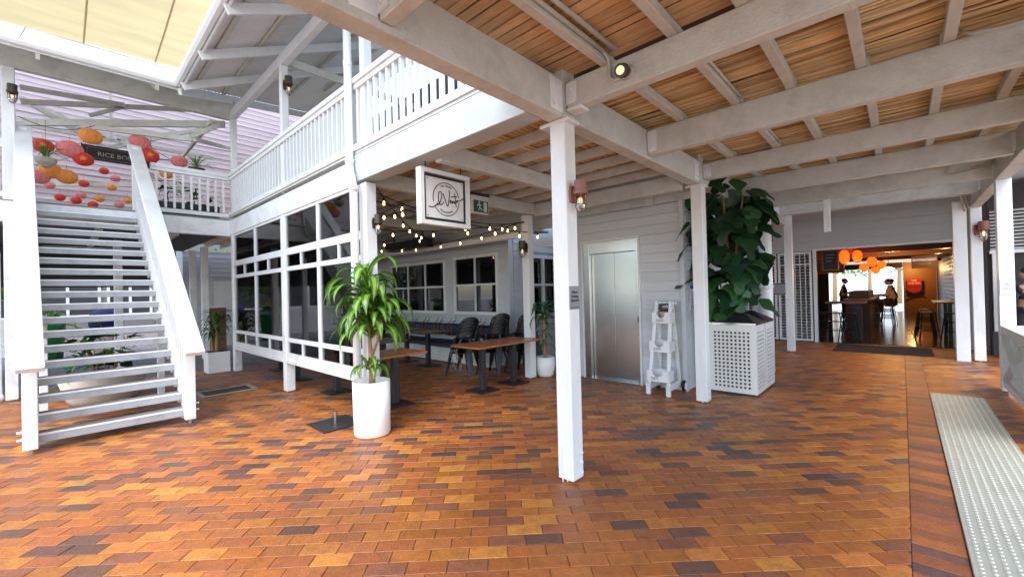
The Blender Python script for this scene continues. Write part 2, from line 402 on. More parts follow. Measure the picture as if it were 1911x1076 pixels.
# grey pavers of the yard beyond the stairs
pv = MB().poly([(-40, -14, -0.012), (-11.3, -14, -0.012), (-11.3, 14, -0.012), (-40, 14, -0.012)]).build('yard_paving', GROUT, fix=False); struct(pv)
pvm = []
for i in range(5):
    mb = MB(); brick_prism(mb, [(-0.196, -0.196), (0.196, -0.196), (0.196, 0.196), (-0.196, 0.196)], 0); me = mb.mesh('paver'); me.materials.append(PAVER); pvm.append(me)
big = []
for i in range(70):
    for j in range(60):
        x, yy = -11.5 - i * 0.4, -8.5 + j * 0.4
        big.append((x, yy))
big.sort(key=lambda c: vis(c), reverse=True)
for x, yy in big[:260]: inst('paver', rnd.choice(pvm), pv, (x, yy, 0))
mb = MB()
for x, yy in big[260:]: brick_prism(mb, [(x - .196, yy - .196), (x + .196, yy - .196), (x + .196, yy + .196), (x - .196, yy + .196)], 0)
mb.build('paver_field', PAVER, pv, fix=False, kind='stuff')
# tread plate strip
tp = thing('tread_plate', 'pale ribbed metal tread plate strip laid along the brick floor', 'tread plate', (0.49, 5, 0))
MB().box(0.239, 0.745, -0.4, 8.25, 0.004, 0.018).build('plate', GALV, tp, bevel=0.003)
mb = MB()
for i in range(10):
    x = 0.275 + i * 0.049
    yy = -0.3 + 0.02 * (i % 2)
    while yy < 8.2:
        if yy > 1.6:
            b = len(mb.v); w, l, hh = 0.013, 0.019, 0.006
            mb.v += [(x - w, yy - l * .4, .018), (x + w * .2, yy - l, .018), (x + w, yy + l * .4, .018), (x - w * .2, yy + l, .018), (x, yy, .018 + hh)]
            for k in range(4): mb._f((b + k, b + (k + 1) % 4, b + 4))
        yy += 0.045
mb.build('studs', STUD, tp, fix=False, kind='stuff', smooth=False)
mb = MB()
for i in range(10): x = 0.275 + i * 0.049; mb.box(x - 0.013, x + 0.013, -0.38, 8.24, 0.0175, 0.0195)
mb.build('rib', GALV, tp, bevel=0.001)
# floor drain
dr = thing('floor_drain', 'rusty rectangular floor drain grate in the brick paving', 'drain', (-8.45, 1.9, 0))
mb = MB(); mb.box(-8.72, -8.18, 1.5, 1.56, 0.003, 0.012); mb.box(-8.72, -8.18, 2.24, 2.3, 0.003, 0.012); mb.box(-8.72, -8.66, 1.56, 2.24, 0.003, 0.012); mb.box(-8.24, -8.18, 1.56, 2.24, 0.003, 0.012); mb.build('frame', GALV, dr)
mb = MB()
for k in range(22): mb.box(-8.655 + k * 0.019, -8.645 + k * 0.019, 1.565, 2.235, 0.004, 0.010)
mb.build('grate', mat('rusty_grate', (0.10, 0.07, 0.05), rough=0.7, metal=0.4, vary=0.3), dr)

# ------------------------------------------------------------------ pergola with reed ceiling
pg = thing('pergola', 'white painted timber pergola with straw coloured reed ceiling', 'pergola', (-2.045, 2.86, 0))
def bolts(parent, pts, axis, r=0.013, l=0.014, m=None):
    for p in pts:
        q = tuple(p[i] + axis[i] * l for i in range(3)); p0 = tuple(p[i] - axis[i] * 0.002 for i in range(3))
        MB().cyl(p0, q, r, n=6).build('bolt', m or WOLD, parent, fix=True)
def post(parent, x, y, z0, z1, w=0.15, mtl=None, name='post', foot=True):
    o = MB().box(x - w / 2, x + w / 2, y - w / 2, y + w / 2, z0, z1).build(name, mtl or W, parent, bevel=0.007)
    if foot and z0 < 0.1:
        MB().box(x - 0.006, x + 0.006, y - w / 2 + .02, y + w / 2 - .02, -0.005, z0 + 0.001).build('foot_plate', WOLD, o)
    return o
PZ = 2.955
p1 = post(pg, -2.045, 2.86, 0.02, PZ)
bolts(p1, [(-1.968, 2.90, z) for z in (0.07, 0.15, 0.23)], (1, 0, 0))
MB().box(-2.075, -2.067, 2.778, 2.786, 0.0, 0.28).build('foot_fin', W, p1)
for (x, y) in ((-2.02, 5.95), (-1.98, 8.95), (-1.94, 11.65), (1.05, 2.86), (1.05, 5.95), (1.05, 8.95), (1.06, 12.05)):
    p = post(pg, x, y, 0.02, PZ + (0.3 if y > 11 else 0))
    if (x, y) in ((-2.02, 5.95), (-1.94, 11.65)): bolts(p, [(x + 0.077, y - 0.03, z) for z in (0.08, 0.16, 0.24)], (1, 0, 0))
# main beams along the passage
for x in (-2.045, 1.05):
    prev = -0.3
    for yj in (2.86, 5.95, 8.95, 12.1):
        MB().box(x - 0.072, x + 0.072, prev + 0.004, yj - 0.09 if yj < 12 else yj, 2.955, 3.265).build('beam', WB, pg, bevel=0.006)
        if yj < 12: MB().box(x - 0.074, x + 0.074, yj - 0.086, yj + 0.086, 2.957, 3.36).build('post_head', WB, pg, bevel=0.005)
        prev = yj + 0.09
# cross beams
for yj, z0 in ((-0.25, 2.98), (1.19, 2.99), (2.87, 3.03), (4.36, 2.985), (6.08, 3.03), (7.45, 2.99), (8.95, 3.0), (10.4, 3.02)):
    w = 0.085 if yj == 1.19 else 0.1
    o = MB().box(-1.965, 0.97, yj - w / 2, yj + w / 2, z0, 3.255).build('cross_beam', WB, pg, bevel=0.006)
    for xx in (-1.958, 0.955):
        pl = MB().box(xx - 0.006, xx + 0.09, yj - w / 2 - 0.012, yj - w / 2 - 0.001, z0 + 0.03, 3.23).build('bracket', WOLD, o)
        if yj < 9: bolts(pl, [(xx + 0.045, yj - w / 2 - 0.011, z) for z in (z0 + 0.07, 3.18)], (0, -1, 0))
# bearing shelf bracket below the main beam at the near post
MB().box(-2.22, -1.93, 2.775, 2.945, 2.925, 2.953).build('cap_plate', W, pg, bevel=0.003)
MB().box(-1.955, -1.82, 2.80, 2.92, 3.0, 3.026).build('seat_angle', WOLD, pg, bevel=0.003)
MB().box(-2.16, -1.93, 5.865, 6.035, 2.925, 2.953).build('cap_plate', W, pg, bevel=0.003)
for yb in (2.68, 5.77):
    pl = MB().box(-1.9725, -1.965, yb - 0.075, yb + 0.085, 2.985, 3.24).build('angle_plate', WOLD, pg, bevel=0.002)
    bolts(pl, [(-1.965, yb + dy, z) for dy in (-0.035, 0.045) for z in (3.03, 3.19)], (1, 0, 0), r=0.014, l=0.016)
pl = MB().box(-1.9725, -1.964, 0.98, 1.14, 3.0, 3.22).build('angle_plate', WOLD, pg, bevel=0.002)
bolts(pl, [(-1.964, 1.06, 3.07), (-1.964, 1.06, 3.16)], (1, 0, 0), r=0.014, l=0.02)
# battens on top of the cross beams
for x in (-1.62, -1.11, -0.67, -0.19, 0.275, 0.73):
    for ya, yb in ((-0.2, 1.14), (1.24, 2.81), (2.93, 4.30), (4.42, 6.02), (6.14, 7.39), (7.51, 8.89), (9.02, 10.34)):
        jx = rnd.uniform(-.012, .012)
        MB().box(x - 0.034 + jx, x + 0.034 + jx, ya - 0.1, yb + 0.1, 3.258, 3.335).build('batten', WB, pg, bevel=0.004)
# electrical conduit beside the first batten, and the spot lamp below it
MB().tube([(-1.56, -0.2, 3.30), (-1.56, 2.70, 3.30)], 0.016, 8).build('conduit', WB, pg, smooth=True)
MB().tube([(-1.50, -0.2, 3.315), (-1.50, 2.78, 3.315)], 0.016, 8).build('conduit', WB, pg, smooth=True)
MB().tube([(-1.56, 2.70, 3.30), (-1.56, 2.785, 3.27), (-1.56, 2.80, 3.2), (-1.555, 2.80, 3.13), (-1.52, 2.80, 3.10), (-1.44, 2.80, 3.10)], 0.012, 8).build('conduit', WB, pg, smooth=True)
MB().tube([(-1.05, 2.93, 3.30), (-1.05, 4.3, 3.30)], 0.012, 8).build('conduit', WB, pg, smooth=True)
MB().tube([(-1.05, 4.45, 3.30), (-1.05, 6.0, 3.30)], 0.012, 8).build('conduit', WB, pg, smooth=True)
MB().tube([(0.33, 4.31, 3.3), (0.40, 4.305, 3.26), (0.52, 4.30, 3.245), (0.97, 4.30, 3.245)], 0.012, 8).build('conduit', WB, pg, smooth=True)
for x in (-1.62,):
    MB().tube([(x + 0.07, 6.15, 3.3), (x + 0.07, 7.4, 3.3)], 0.012, 8).build('conduit', WB, pg, smooth=True)
# reed ceiling: wide slats in the near bay
y = -0.2; k = 0
while y < 2.86:
    w = 0.078 + rnd.uniform(-.008, .005)
    MB().box(-2.12, 1.12, y, y + w, 3.342 + rnd.uniform(0, .006), 3.356).build('reed_slat', SLAT, pg, bevel=0.002)
    y += 0.0895
def reed_cols():
    c = rnd.choice([(0.80, 0.58, 0.29), (0.73, 0.50, 0.23), (0.83, 0.66, 0.39), (0.52, 0.32, 0.14), (0.79, 0.57, 0.31)]); k = rnd.uniform(0.68, 1.18)
    return tuple(v * k for v in c)
mb = MB()
xs = [-2.12, -1.62, -1.11, -0.67, -0.19, 0.275, 0.73, 1.12]
y = 3.08
while y < 9.6:
    for a, b in zip(xs[:-1], xs[1:]):
        if rnd.random() < 0.05 or (y < 3.24 and a < 0.2): continue
        mb.cur = reed_cols(); r = rnd.uniform(0.007, 0.015)
        j0, j1 = rnd.uniform(-.012, .012), rnd.uniform(-.012, .012); z0 = 3.345 + rnd.uniform(-.004, .016)
        m1 = (a + b) / 2 + rnd.uniform(-.1, .1)
        mb.tube([(a - .02, y + j0, z0), (m1, y + (j0 + j1) / 2 + rnd.uniform(-.008, .008), z0 + rnd.uniform(-.012, .004)), (b + .02, y + j1, z0)], r, 4, caps=False)
    y += 0.0225
mb.build('reed_matting', REED, pg, fix=False, kind='stuff')
MB().box(-2.2, 1.3, -0.4, 9.7, 3.42, 3.45).build('roof_sheet', DARKROOF, pg)
# hanger stub under the last cross beam
MB().box(-0.965, -0.875, 8.90, 8.99, 2.45, 2.999).build('hanger', WOLD, pg, bevel=0.004)
# boarded white ceiling before the passage
cl = MB().box(-6.0, 4.5, 9.72, 14.05, 3.62, 3.66).build('ceiling_panel', CREAM, pg)
for k in range(22):
    x = -2.6 + k * 0.19
    MB().box(x, x + 0.182, 9.72, 14.0, 3.60, 3.618).build('ceiling_board', CREAM, pg, bevel=0.003)
for yj in (11.6, 13.0): MB().box(-2.7, 1.3, yj - .05, yj + .05, 3.36, 3.598).build('ceiling_beam', WB, pg, bevel=0.005)
# pipes clustered over the far right posts
MB().tube([(0.55, 8.86, 3.22), (0.50, 8.86, 3.13), (0.55, 8.86, 3.10), (0.92, 8.86, 3.14), (0.98, 8.86, 3.25)], 0.014, 8).build('conduit', WB, pg, smooth=True)
for k in range(3): MB().tube([(0.92 + .05 * k, 11.9, 2.9 + .05 * k), (0.85 + .05 * k, 11.7, 3.2), (0.95 + .04 * k, 11.2, 3.42)], 0.02, 8).build('conduit', WB, pg, smooth=True)

# ------------------------------------------------------------------ balcony along the restaurant front
bal = thing('balcony', 'white timber balcony with slim balusters above the restaurant screen', 'balcony', (-6.4, 2.6, 0))
YF = 2.50
for x in (-10.5, -7.5, -4.76):
    p = post(bal, x, 2.575, 0.02, 2.928, w=0.14, mtl=W if x == -4.76 else WOLD)
    bolts(p, [(x + 0.072, 2.55, z) for z in (0.12, 0.2, 0.28)], (1, 0, 0), r=0.011)
    post(bal, x, 2.575, 3.29, 5.42, w=0.11, mtl=W, name='upper_post', foot=False)
post(bal, -2.2, 2.62, 3.29, 5.42, w=0.11, name='upper_post', foot=False)
p7 = post(bal, -4.95, 5.76, 0.02, 2.928, w=0.15); bolts(p7, [(-4.873, 5.74, z) for z in (0.10, 0.19, 0.28)], (1, 0, 0), r=0.012)
post(bal, -13.4, 2.575, 0.02, 2.928, w=0.15, mtl=WOLD)
MB().box(-10.62, -4.95, YF, YF + 0.16, 2.93, 3.245).build('fascia_beam', WOLD, bal, bevel=0.005)
MB().box(-4.94, -2.13, YF - 0.02, YF + 0.18, 2.955, 3.29).build('fascia_beam', mat('fascia_paint', (0.46, 0.49, 0.48), rough=.5, vary=.08, vscale=3, dirt=(.34, .35, .33), dscale=2.0, damt=.5, bump=.15, bscale=50), bal, bevel=0.005)
bolts(bal, [(-4.86, YF - 0.02, 3.02), (-4.86, YF - 0.02, 3.22)], (0, -1, 0), r=0.01)
MB().box(-10.62, -2.13, YF - 0.012, 6.4, 3.30, 3.33).build('deck', WB, bal)
MB().box(-10.62, -2.13, YF - 0.03, YF + 0.045, 3.335, 3.415).build('bottom_rail', W, bal, bevel=0.004)
MB().box(-10.55, -2.13, YF - 0.035, YF + 0.085, 4.165, 4.235).build('handrail', W, bal, bevel=0.006)
MB().box(-10.55, -2.13, YF - 0.012, YF + 0.06, 4.10, 4.164).build('sub_rail', W, bal, bevel=0.004)
bme = MB().box(-0.019, 0.019, -0.022, 0.022, 0, 0.688).mesh('baluster'); bme.materials.append(W)
x = -10.38
while x < -2.3:
    if all(abs(x - q) > 0.09 for q in (-7.5, -4.76)): inst('baluster', bme, bal, (x, YF + 0.024, 3.413))
    x += 0.138
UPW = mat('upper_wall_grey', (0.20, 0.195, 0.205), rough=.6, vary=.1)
# upper storey rear wall, grey boards
for k in range(22): MB().box(-16, -1.9, 6.38 - 0.004 * (k % 2), 6.44, 3.34 + k * 0.16, 3.34 + k * 0.16 + 0.157).build('rear_board', UPW, bal, bevel=0.004)
for xx in (-9.5, -7.9, -6.3, -4.7, -3.1):
    lp = MB().box(xx - 0.5, xx + 0.5, 6.33, 6.37, 4.6, 6.0).build('louvre_panel', UPW, bal)
    for k in range(12): MB().bar((xx - .45, 6.31, 4.68 + k * .11), (xx + .45, 6.31, 4.68 + k * .11), 0.05, 0.012, (0, -0.6, 1)).build('louvre', CREAM, lp)
# ceiling of the dining terrace under the balcony
for xb, yb in ((-3.5, 5.3), (-4.85, 6.3), (-7.5, 6.3), (-10.5, 6.3)):
    MB().box(xb - 0.05, xb + 0.05, YF + 0.185, yb + 0.1, 2.93, 3.12).build('terrace_beam', WB, bal, bevel=0.005)
for yj in (3.0, 3.4, 3.84, 4.30, 4.75, 5.2, 5.65, 6.1): MB().box(-15.5, -2.13, yj - 0.025, yj + 0.025, 3.122, 3.23).build('joist', WB, bal, bevel=0.003)
MB().box(-4.8, -2.2, 5.8, 5.9, 2.90, 3.12).build('terrace_beam', WB, bal, bevel=0.005)
mb = MB(); x = -15.5
while x < -2.15:
    mb.cur = reed_cols(); r = rnd.uniform(0.008, 0.013); j = rnd.uniform(-.01, .01)
    mb.tube([(x, 2.68, 3.245), (x + j, 4.5, 3.245 + rnd.uniform(-.006, .006)), (x - j, 6.4, 3.245)], r, 4, caps=False); x += 0.025
mb.build('reed_matting', REED, bal, fix=False, kind='stuff')

# ------------------------------------------------------------------ stair landing gallery with the noodle bar behind it
gal = thing('stair_gallery', 'white raised gallery at the stair head with posts and railing', 'gallery', (-10.6, 1.0, 0))
for y in (-0.55, -3.6): post(gal, -10.6, y, 0.02, 2.9, w=0.14, mtl=WOLD); post(gal, -10.6, y, 3.25, 5.42, w=0.14, name='upper_post', foot=False)
for (x, y) in ((-15.0, -0.6), (-15.0, 2.6), (-13.2, 0.9)): post(gal, x, y, 0.02, 2.98, w=0.15, mtl=WOLD)
MB().box(-10.68, -10.55, -6.0, YF - 0.002, 2.90, 3.235).build('fascia_beam', WOLD, gal, bevel=0.005)
MB().box(-15.6, -10.56, -6.0, YF - 0.02, 3.236, 3.268).build('deck', TREAD, gal)
MB().box(-15.6, -10.69, -6.0, YF - 0.02, 3.0, 3.03).build('soffit', mat('soffit_painted_shade', (0.10, 0.10, 0.10), rough=.8), gal)  # dark colour stands for the shade under the gallery
MB().box(-15.62, -15.5, -6.0, 2.3, 1.95, 2.98).build('shade_band', DARK, gal)  # dark band put in for the shade behind the treads
for y in (-5, -3.9, -2.8, -1.7, -0.6, 0.5, 1.6): MB().box(-15.6, -10.69, y - .04, y + .04, 2.86, 2.998).build('soffit_beam', WB, gal, bevel=0.004)
for ya, yb in ((1.2, YF - 0.02), (-6.0, -0.32)):
    MB().box(-10.66, -10.56, ya, yb, 4.165, 4.235).build('handrail', W, gal, bevel=0.006)
    MB().box(-10.645, -10.575, ya, yb, 4.10, 4.164).build('sub_rail', W, gal, bevel=0.003)
    MB().box(-10.65, -10.57, ya, yb, 3.30, 3.38).build('bottom_rail', W, gal, bevel=0.003)
    y = ya + 0.09
    while y < yb - 0.03: inst('baluster', bme, gal, (-10.61, y, 3.40), (0, 0, PI / 2)); y += 0.138
MB().box(-10.66, -10.54, -6, YF + 0.13, 5.425, 5.86).build('eave_beam', WB, gal, bevel=0.005)
# diagonal roof ties and braces under the gallery roof
for a, b, w in (((-10.65, 2.45, 5.33), (-13.3, -0.5, 5.33), .14), ((-10.6, 2.35, 5.28), (-10.6, 1.85, 4.9), .09), ((-10.7, 1.9, 4.88), (-12.6, 0.3, 5.28), .10), ((-12.5, 2.4, 6.2), (-12.5, -0.5, 5.5), .1),
                ((-12.5, 1.0, 5.86), (-12.5, 0.45, 5.5), .07), ((-12.4, -0.5, 5.75), (-12.4, 1.0, 5.86), .09), ((-10.6, 1.9, 4.86), (-14.5, 3.6, 6.0), .09), ((-10.6, 2.2, 5.3), (-14.0, 2.2, 5.3), .09)):
    MB().bar(a, b, 0.06, w).build('roof_tie', WB, gal, bevel=0.004)
# boarded room behind, its pink light painted into the boards
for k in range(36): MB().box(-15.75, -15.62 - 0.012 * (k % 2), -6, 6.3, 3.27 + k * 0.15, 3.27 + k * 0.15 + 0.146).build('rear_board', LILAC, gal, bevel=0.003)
for k in range(34): MB().box(-15.62, -15.60, -6, 6.3, 3.41 + k * 0.15, 3.428 + k * 0.15).build('edge_highlight_strip', W, gal)  # white strips draw the highlights along the board edges
for a, b in (((-15.3, -0.5, 4.9), (-13.6, 2.6, 6.1)), ((-15.3, 2.4, 4.7), (-13.8, -0.4, 5.9)), ((-14.4, -1, 5.6), (-14.4, 3.0, 5.6)), ((-14.4, 0.9, 5.6), (-14.4, 0.9, 7.2)), ((-14.4, -0.6, 6.2), (-14.4, 0.8, 5.65)), ((-14.4, 2.4, 6.2), (-14.4, 1.0, 5.65)), ((-15.4, -1.2, 4.35), (-13.4, 2.3, 4.5))): MB().bar(a, b, 0.05, 0.09).build('roof_tie', WB, gal)
MB().box(-15.6, -10.9, 5.9, 6.0, 3.3, 7.5).build('end_wall', CREAM, gal)

# ------------------------------------------------------------------ corrugated roofs with gutters
PITCH = 0.47
rfA = thing('verandah_roof', 'white corrugated verandah roof with rafters over the balcony', 'roof', (-6, 1.5, 5.3))
rfB = thing('gallery_roof', 'white corrugated roof sloping above the stair gallery, gutter along its edge', 'roof', (-9.5, 0, 5.3))
Z0 = 5.46
mb = MB(); n = 0; x = -15.5; step = 0.019; top = 6.6
while x < -1.7:
    ys = max(1.5, 1.5 + (-9.5 - x)); dz = 0.009 * math.sin(n * PI / 2); ye = top
    mb.v += [(x, ys, Z0 + (ys - 1.5) * PITCH + dz), (x, ye, Z0 + (ye - 1.5) * PITCH + dz)]; n += 1; x += step
for i in range(n - 1): mb._f((2 * i, 2 * i + 1, 2 * i + 3, 2 * i + 2))
mb.build('corrugated_sheet', ROOFW, rfA, fix=False, smooth=True)
mb = MB(); n = 0; y = -9.0
while y < 6.6:
    xs_ = max(-12.29, min(-9.5, -9.5 - (y - 1.5))); dz = 0.009 * math.sin(n * PI / 2); xe = -12.3
    mb.v += [(xs_, y, Z0 + (-9.5 - xs_) * PITCH + dz), (xe, y, Z0 + (-9.5 - xe) * PITCH + dz)]; n += 1; y += step
for i in range(n - 1): mb._f((2 * i, 2 * i + 1, 2 * i + 3, 2 * i + 2))
mb.v = [v for v in mb.v]; mb.build('corrugated_sheet', ROOFW, rfB, fix=False, smooth=True)
mb = MB(); n = 0; y = -9.0
while y < 6.6:
    xs_ = min(-12.2, -9.5 - (y - 1.5)); dz = 0.009 * math.sin(n * PI / 2) - 0.012; xe = -15.9
    mb.v += [(xs_, y, Z0 + (-9.5 - xs_) * PITCH + dz), (xe, y, Z0 + (-9.5 - xe) * PITCH + dz)]; n += 1; y += step
for i in range(n - 1): mb._f((2 * i, 2 * i + 1, 2 * i + 3, 2 * i + 2))
mb.build('added_skylight_sheet', TRANSL, rfB, fix=False, smooth=True)  # translucent part added to let daylight into the boarded room
for x in (-3.4, -4.9, -6.35, -7.85, -9.2):
    MB().bar((x, 1.5, Z0 - 0.14), (x, 6.5, Z0 - 0.14 + 5.0 * PITCH), 0.05, 0.14).build('rafter', W, rfA, bevel=0.004)
for yy in (1.75, 2.35, 3.1, 3.9, 4.8, 5.7):
    z = Z0 - 0.04 + (yy - 1.5) * PITCH
    MB().bar((max(-11, -9.4 - (yy - 1.5)), yy, z), (-2, yy, z), 0.07, 0.035, (0, -PITCH, 1)).build('purlin', WB, rfA, bevel=0.003)
MB().box(-10.55, -2.1, 2.52, 2.63, 5.425, 5.60).build('wall_plate', W, rfA, bevel=0.005)
for x in (-4.76, -7.5): MB().bar((x + .02, 2.6, 5.52), (x + .02, 6.4, 5.52), 0.06, 0.13).build('tie_beam', WB, rfA, bevel=0.004)
def gutter(name, a, b, parent, inward):
    a = Vector(a); b = Vector(b); i = Vector(inward); prof = [(0, 0), (0.0, -0.075), (0.03, -0.105), (0.075, -0.105), (0.11, -0.07), (0.115, 0.0), (0.108, 0.0), (0.103, -0.066), (0.072, -0.098), (0.033, -0.098), (0.007, -0.072), (0.007, 0)]
    pts = [a + i * p + Vector((0, 0, q)) for p, q in prof]
    return MB().prism(pts, b - a).build(name, PVC, parent)
gutter('gutter', (-9.5, 1.52, Z0 + 0.03), (-1.9, 1.52, Z0 + 0.03), rfA, (0, -1, 0))
gutter('gutter', (-9.52, -9, Z0 + 0.03), (-9.52, 1.5, Z0 + 0.03), rfB, (1, 0, 0))
MB().box(-9.48, -1.9, 1.522, 1.545, Z0 - 0.10, Z0 + 0.01).build('fascia_board', W, rfA)
MB().box(-9.545, -9.522, -9, 1.5, Z0 - 0.10, Z0 + 0.01).build('fascia_board', W, rfB)
for y in (-3.2, -1.7, -0.2, 1.2): MB().bar((-9.55, y, Z0 - 0.12), (-14.5, y, Z0 - 0.12 + 4.95 * PITCH), 0.05, 0.13).build('rafter', WB, rfB, bevel=0.004)
MB().bar((-9.5, 1.5, Z0 - 0.1), (-13.5, 5.5, Z0 - 0.1 + 4 * PITCH), 0.06, 0.16).build('valley_rafter', W, rfA)

# ------------------------------------------------------------------ shade sail over the yard
sail = MB(); nx, ny = 16, 12
cor = [(-11.2, -2.2, 6.35), (-10.55, 1.88, 6.22), (-4.0, 1.7, 6.6), (-4.3, -2.0, 6.7)]
def sp(u, v):
    a = [cor[0][i] * (1 - v) + cor[1][i] * v for i in range(3)]; b = [cor[3][i] * (1 - v) + cor[2][i] * v for i in range(3)]
    p = [a[i] * (1 - u) + b[i] * u for i in range(3)]; p[2] -= 0.25 * 4 * u * (1 - u) * 4 * v * (1 - v)
    return p
for i in range(nx + 1):
    for j in range(ny + 1): sail.v.append(tuple(sp(i / nx, j / ny)))
for i in range(nx):
    for j in range(ny): k = i * (ny + 1) + j; sail._f((k, k + 1, k + ny + 2, k + ny + 1))
so = thing('shade_sail', 'pale yellow fabric shade sail stretched over the yard', 'shade sail', (-7.5, -1, 6.2))
sail.build('cloth', SAIL, so, smooth=True, fix=False)
for v in (0.3, 0.62, 0.86):
    MB().tube([tuple(c - (0.006 if i == 2 else 0) for i, c in enumerate(sp(u / 12, v))) for u in range(13)], 0.014, 5).build('seam', SEAM, so)
MB().tube([sp(0, 1), (-10.58, 2.2, 5.9)], 0.006, 5).build('stay_rope', CORD, so)
MB().tube([sp(0, 0.45), (-10.6, -0.55, 5.6)], 0.008, 5).build('stay_rope', GALV, so)

# ------------------------------------------------------------------ staircase
st = thing('staircase', 'steep open white timber staircase with wide handrails up to the gallery', 'staircase', (-6.7, 0.45, 0))
FACE = mat('tread_face_grey', (0.36, 0.37, 0.375), rough=.5, vary=.2, vscale=8, dirt=(.12, .11, .10), dscale=5, damt=.5)
NR = 19; RISE = 3.268 / NR; GO = (10.55 - 6.74) / (NR - 1)
XF = -6.66
def yl(x): return -0.23 - 0.17 * (XF - x) / 3.95          # flight opens a little towards the top on its left
def yr(x): return 1.10 - 0.10 * (XF - x) / 3.95
for k in range(1, NR):
    xn = -6.74 - (k - 1) * GO; z = RISE * k; a_, b_ = yl(xn) + 0.026, yr(xn) - 0.026
    t = MB().box(xn - 0.245, xn - 0.022, a_, b_, z - 0.045, z - 0.004).build('tread', TREAD, st, bevel=0.003)
    MB().box(xn - 0.021, xn, a_, b_, z - 0.088, z - 0.012).build('nosing', FACE, t, bevel=0.002)
    MB().box(xn - 0.045, xn + 0.004, a_ + .002, b_ - .002, z - 0.0115, z + 0.004).build('nosing_strip', ALU, t, bevel=0.002)
    for yy in (a_, b_ - 0.03):
        MB().prism([(xn - 0.2, yy, z - 0.047), (xn - 0.06, yy, z - 0.047), (xn - 0.09, yy, z - 0.13), (xn - 0.13, yy, z - 0.13)], (0, 0.03, 0)).build('tread_bracket', WOLD, t)
sl = RISE / GO
for f_, s in ((yl, -1), (yr, 1)):
    xa, xb = XF, -10.58
    P3 = lambda x, z, f_=f_: (x, f_(x) - 0.025, z)
    MB().prism([P3(xa, 0.06), P3(xa, 0.30), P3(xb, 0.30 + (xa - xb) * sl), P3(xb, -0.02 + (xa - xb) * sl), P3(xa - 0.22, 0.06)], (0, 0.05, 0)).build('stringer', W, st, bevel=0.003)
    yy = f_(XF)
    nw = MB().box(-6.72, -6.60, yy - 0.055, yy + 0.055, 0.055, 0.93).build('newel_post', W, st, bevel=0.005)
    MB().box(-6.67, -6.65, yy - 0.012, yy + 0.012, -0.01, 0.055).build('foot_pin', GALV, nw)
    bolts(nw, [(-6.66, yy + s * 0.055, z) for z in (0.16, 0.24)], (0, s, 0), l=0.04, r=0.012)
    y2 = f_(-10.7)
    MB().box(-10.78, -10.66, y2 - 0.05, y2 + 0.05, 3.27, 4.50).build('newel_post', W, st, bevel=0.005)
    x0, z0 = -6.33, 0.90; x1 = -10.82; z1 = z0 + (x0 - x1) * sl
    MB().bar((x0, f_(x0), z0), (x1, f_(x1), z1), 0.20, 0.065).build('handrail', W, st, bevel=0.006)
    MB().bar((x0 - 0.2, f_(x0 - .2), z0 + 0.2 * sl - 0.085), (x1, f_(x1), z1 - 0.085), 0.05, 0.09).build('sub_rail', W, st, bevel=0.003)
    MB().bar((-6.72, f_(-6.72), 0.36), (-10.55, f_(-10.55), 0.36 + 3.83 * sl), 0.045, 0.06).build('lower_rail', W, st, bevel=0.003)
    x = -6.84
    while x > -10.6:
        zb = 0.36 + (-6.72 - x) * sl; zt = z0 + (x0 - x) * sl - 0.11; yy = f_(x)
        MB().box(x - 0.018, x + 0.018, yy - 0.02, yy + 0.02, zb, zt).build('baluster', W, st); x -= 0.125
# slim props below the flight
for yy in (-0.17, 1.05): MB().box(-8.55, -8.45, yy - 0.04, yy + 0.04, 0.0, 1.40).build('prop', WOLD, st, bevel=0.004)

# ------------------------------------------------------------------ glazed screen between the posts
scr = thing('glazed_screen', 'white framed glass screen with small panes under the balcony', 'screen', (-7.6, 2.53, 0.5))
YS0, YS1 = 2.515, 2.575
def rail(x0, x1, z0, z1): MB().box(x0, x1, YS0, YS1, z0, z1).build('rail', W, scr, bevel=0.003)
def mul(x, z0, z1, w=0.05): MB().box(x - w / 2, x + w / 2, YS0 + .003, YS1 - .003, z0, z1).build('mullion', W, scr, bevel=0.003)
for xa, xb in ((-10.428, -7.572), (-7.428, -4.832)):
    xm = (xa + xb) / 2
    for z0, z1 in ((0.545, 0.655), (0.835, 0.90), (1.99, 2.06), (2.25, 2.36), (2.885, 2.926)): rail(xa, xb, z0, z1)
    MB().box(xa, xb, YS0 - 0.02, YS1 + 0.01, 0.49, 0.543).build('bottom_board', W, scr, bevel=0.003)
    for z0, z1 in ((0.656, 0.834), (0.901, 1.989), (2.061, 2.249), (2.361, 2.884)):
        small = z1 - z0 < 0.3
        mul(xm, z0, z1, 0.09); mul(xa + 0.025, z0, z1); mul(xb - 0.025, z0, z1)
        cells = [(xa + 0.05, xm - 0.045), (xm + 0.045, xb - 0.05)]
        if small:
            c2 = []
            for a, b in cells:
                q = (a + b) / 2; mul(q, z0, z1, 0.045); c2 += [(a, q - 0.0225), (q + 0.0225, b)]
            cells = c2
        for a, b in cells:
            MB().box(a, b, 2.542, 2.546, z0, z1).build('pane', GLASS, scr, fix=False)
MB().bar((-5.95, 2.64, 2.9), (-4.9, 2.64, 2.05), 0.04, 0.09, (0, 1, 0)).build('brace', W, scr)

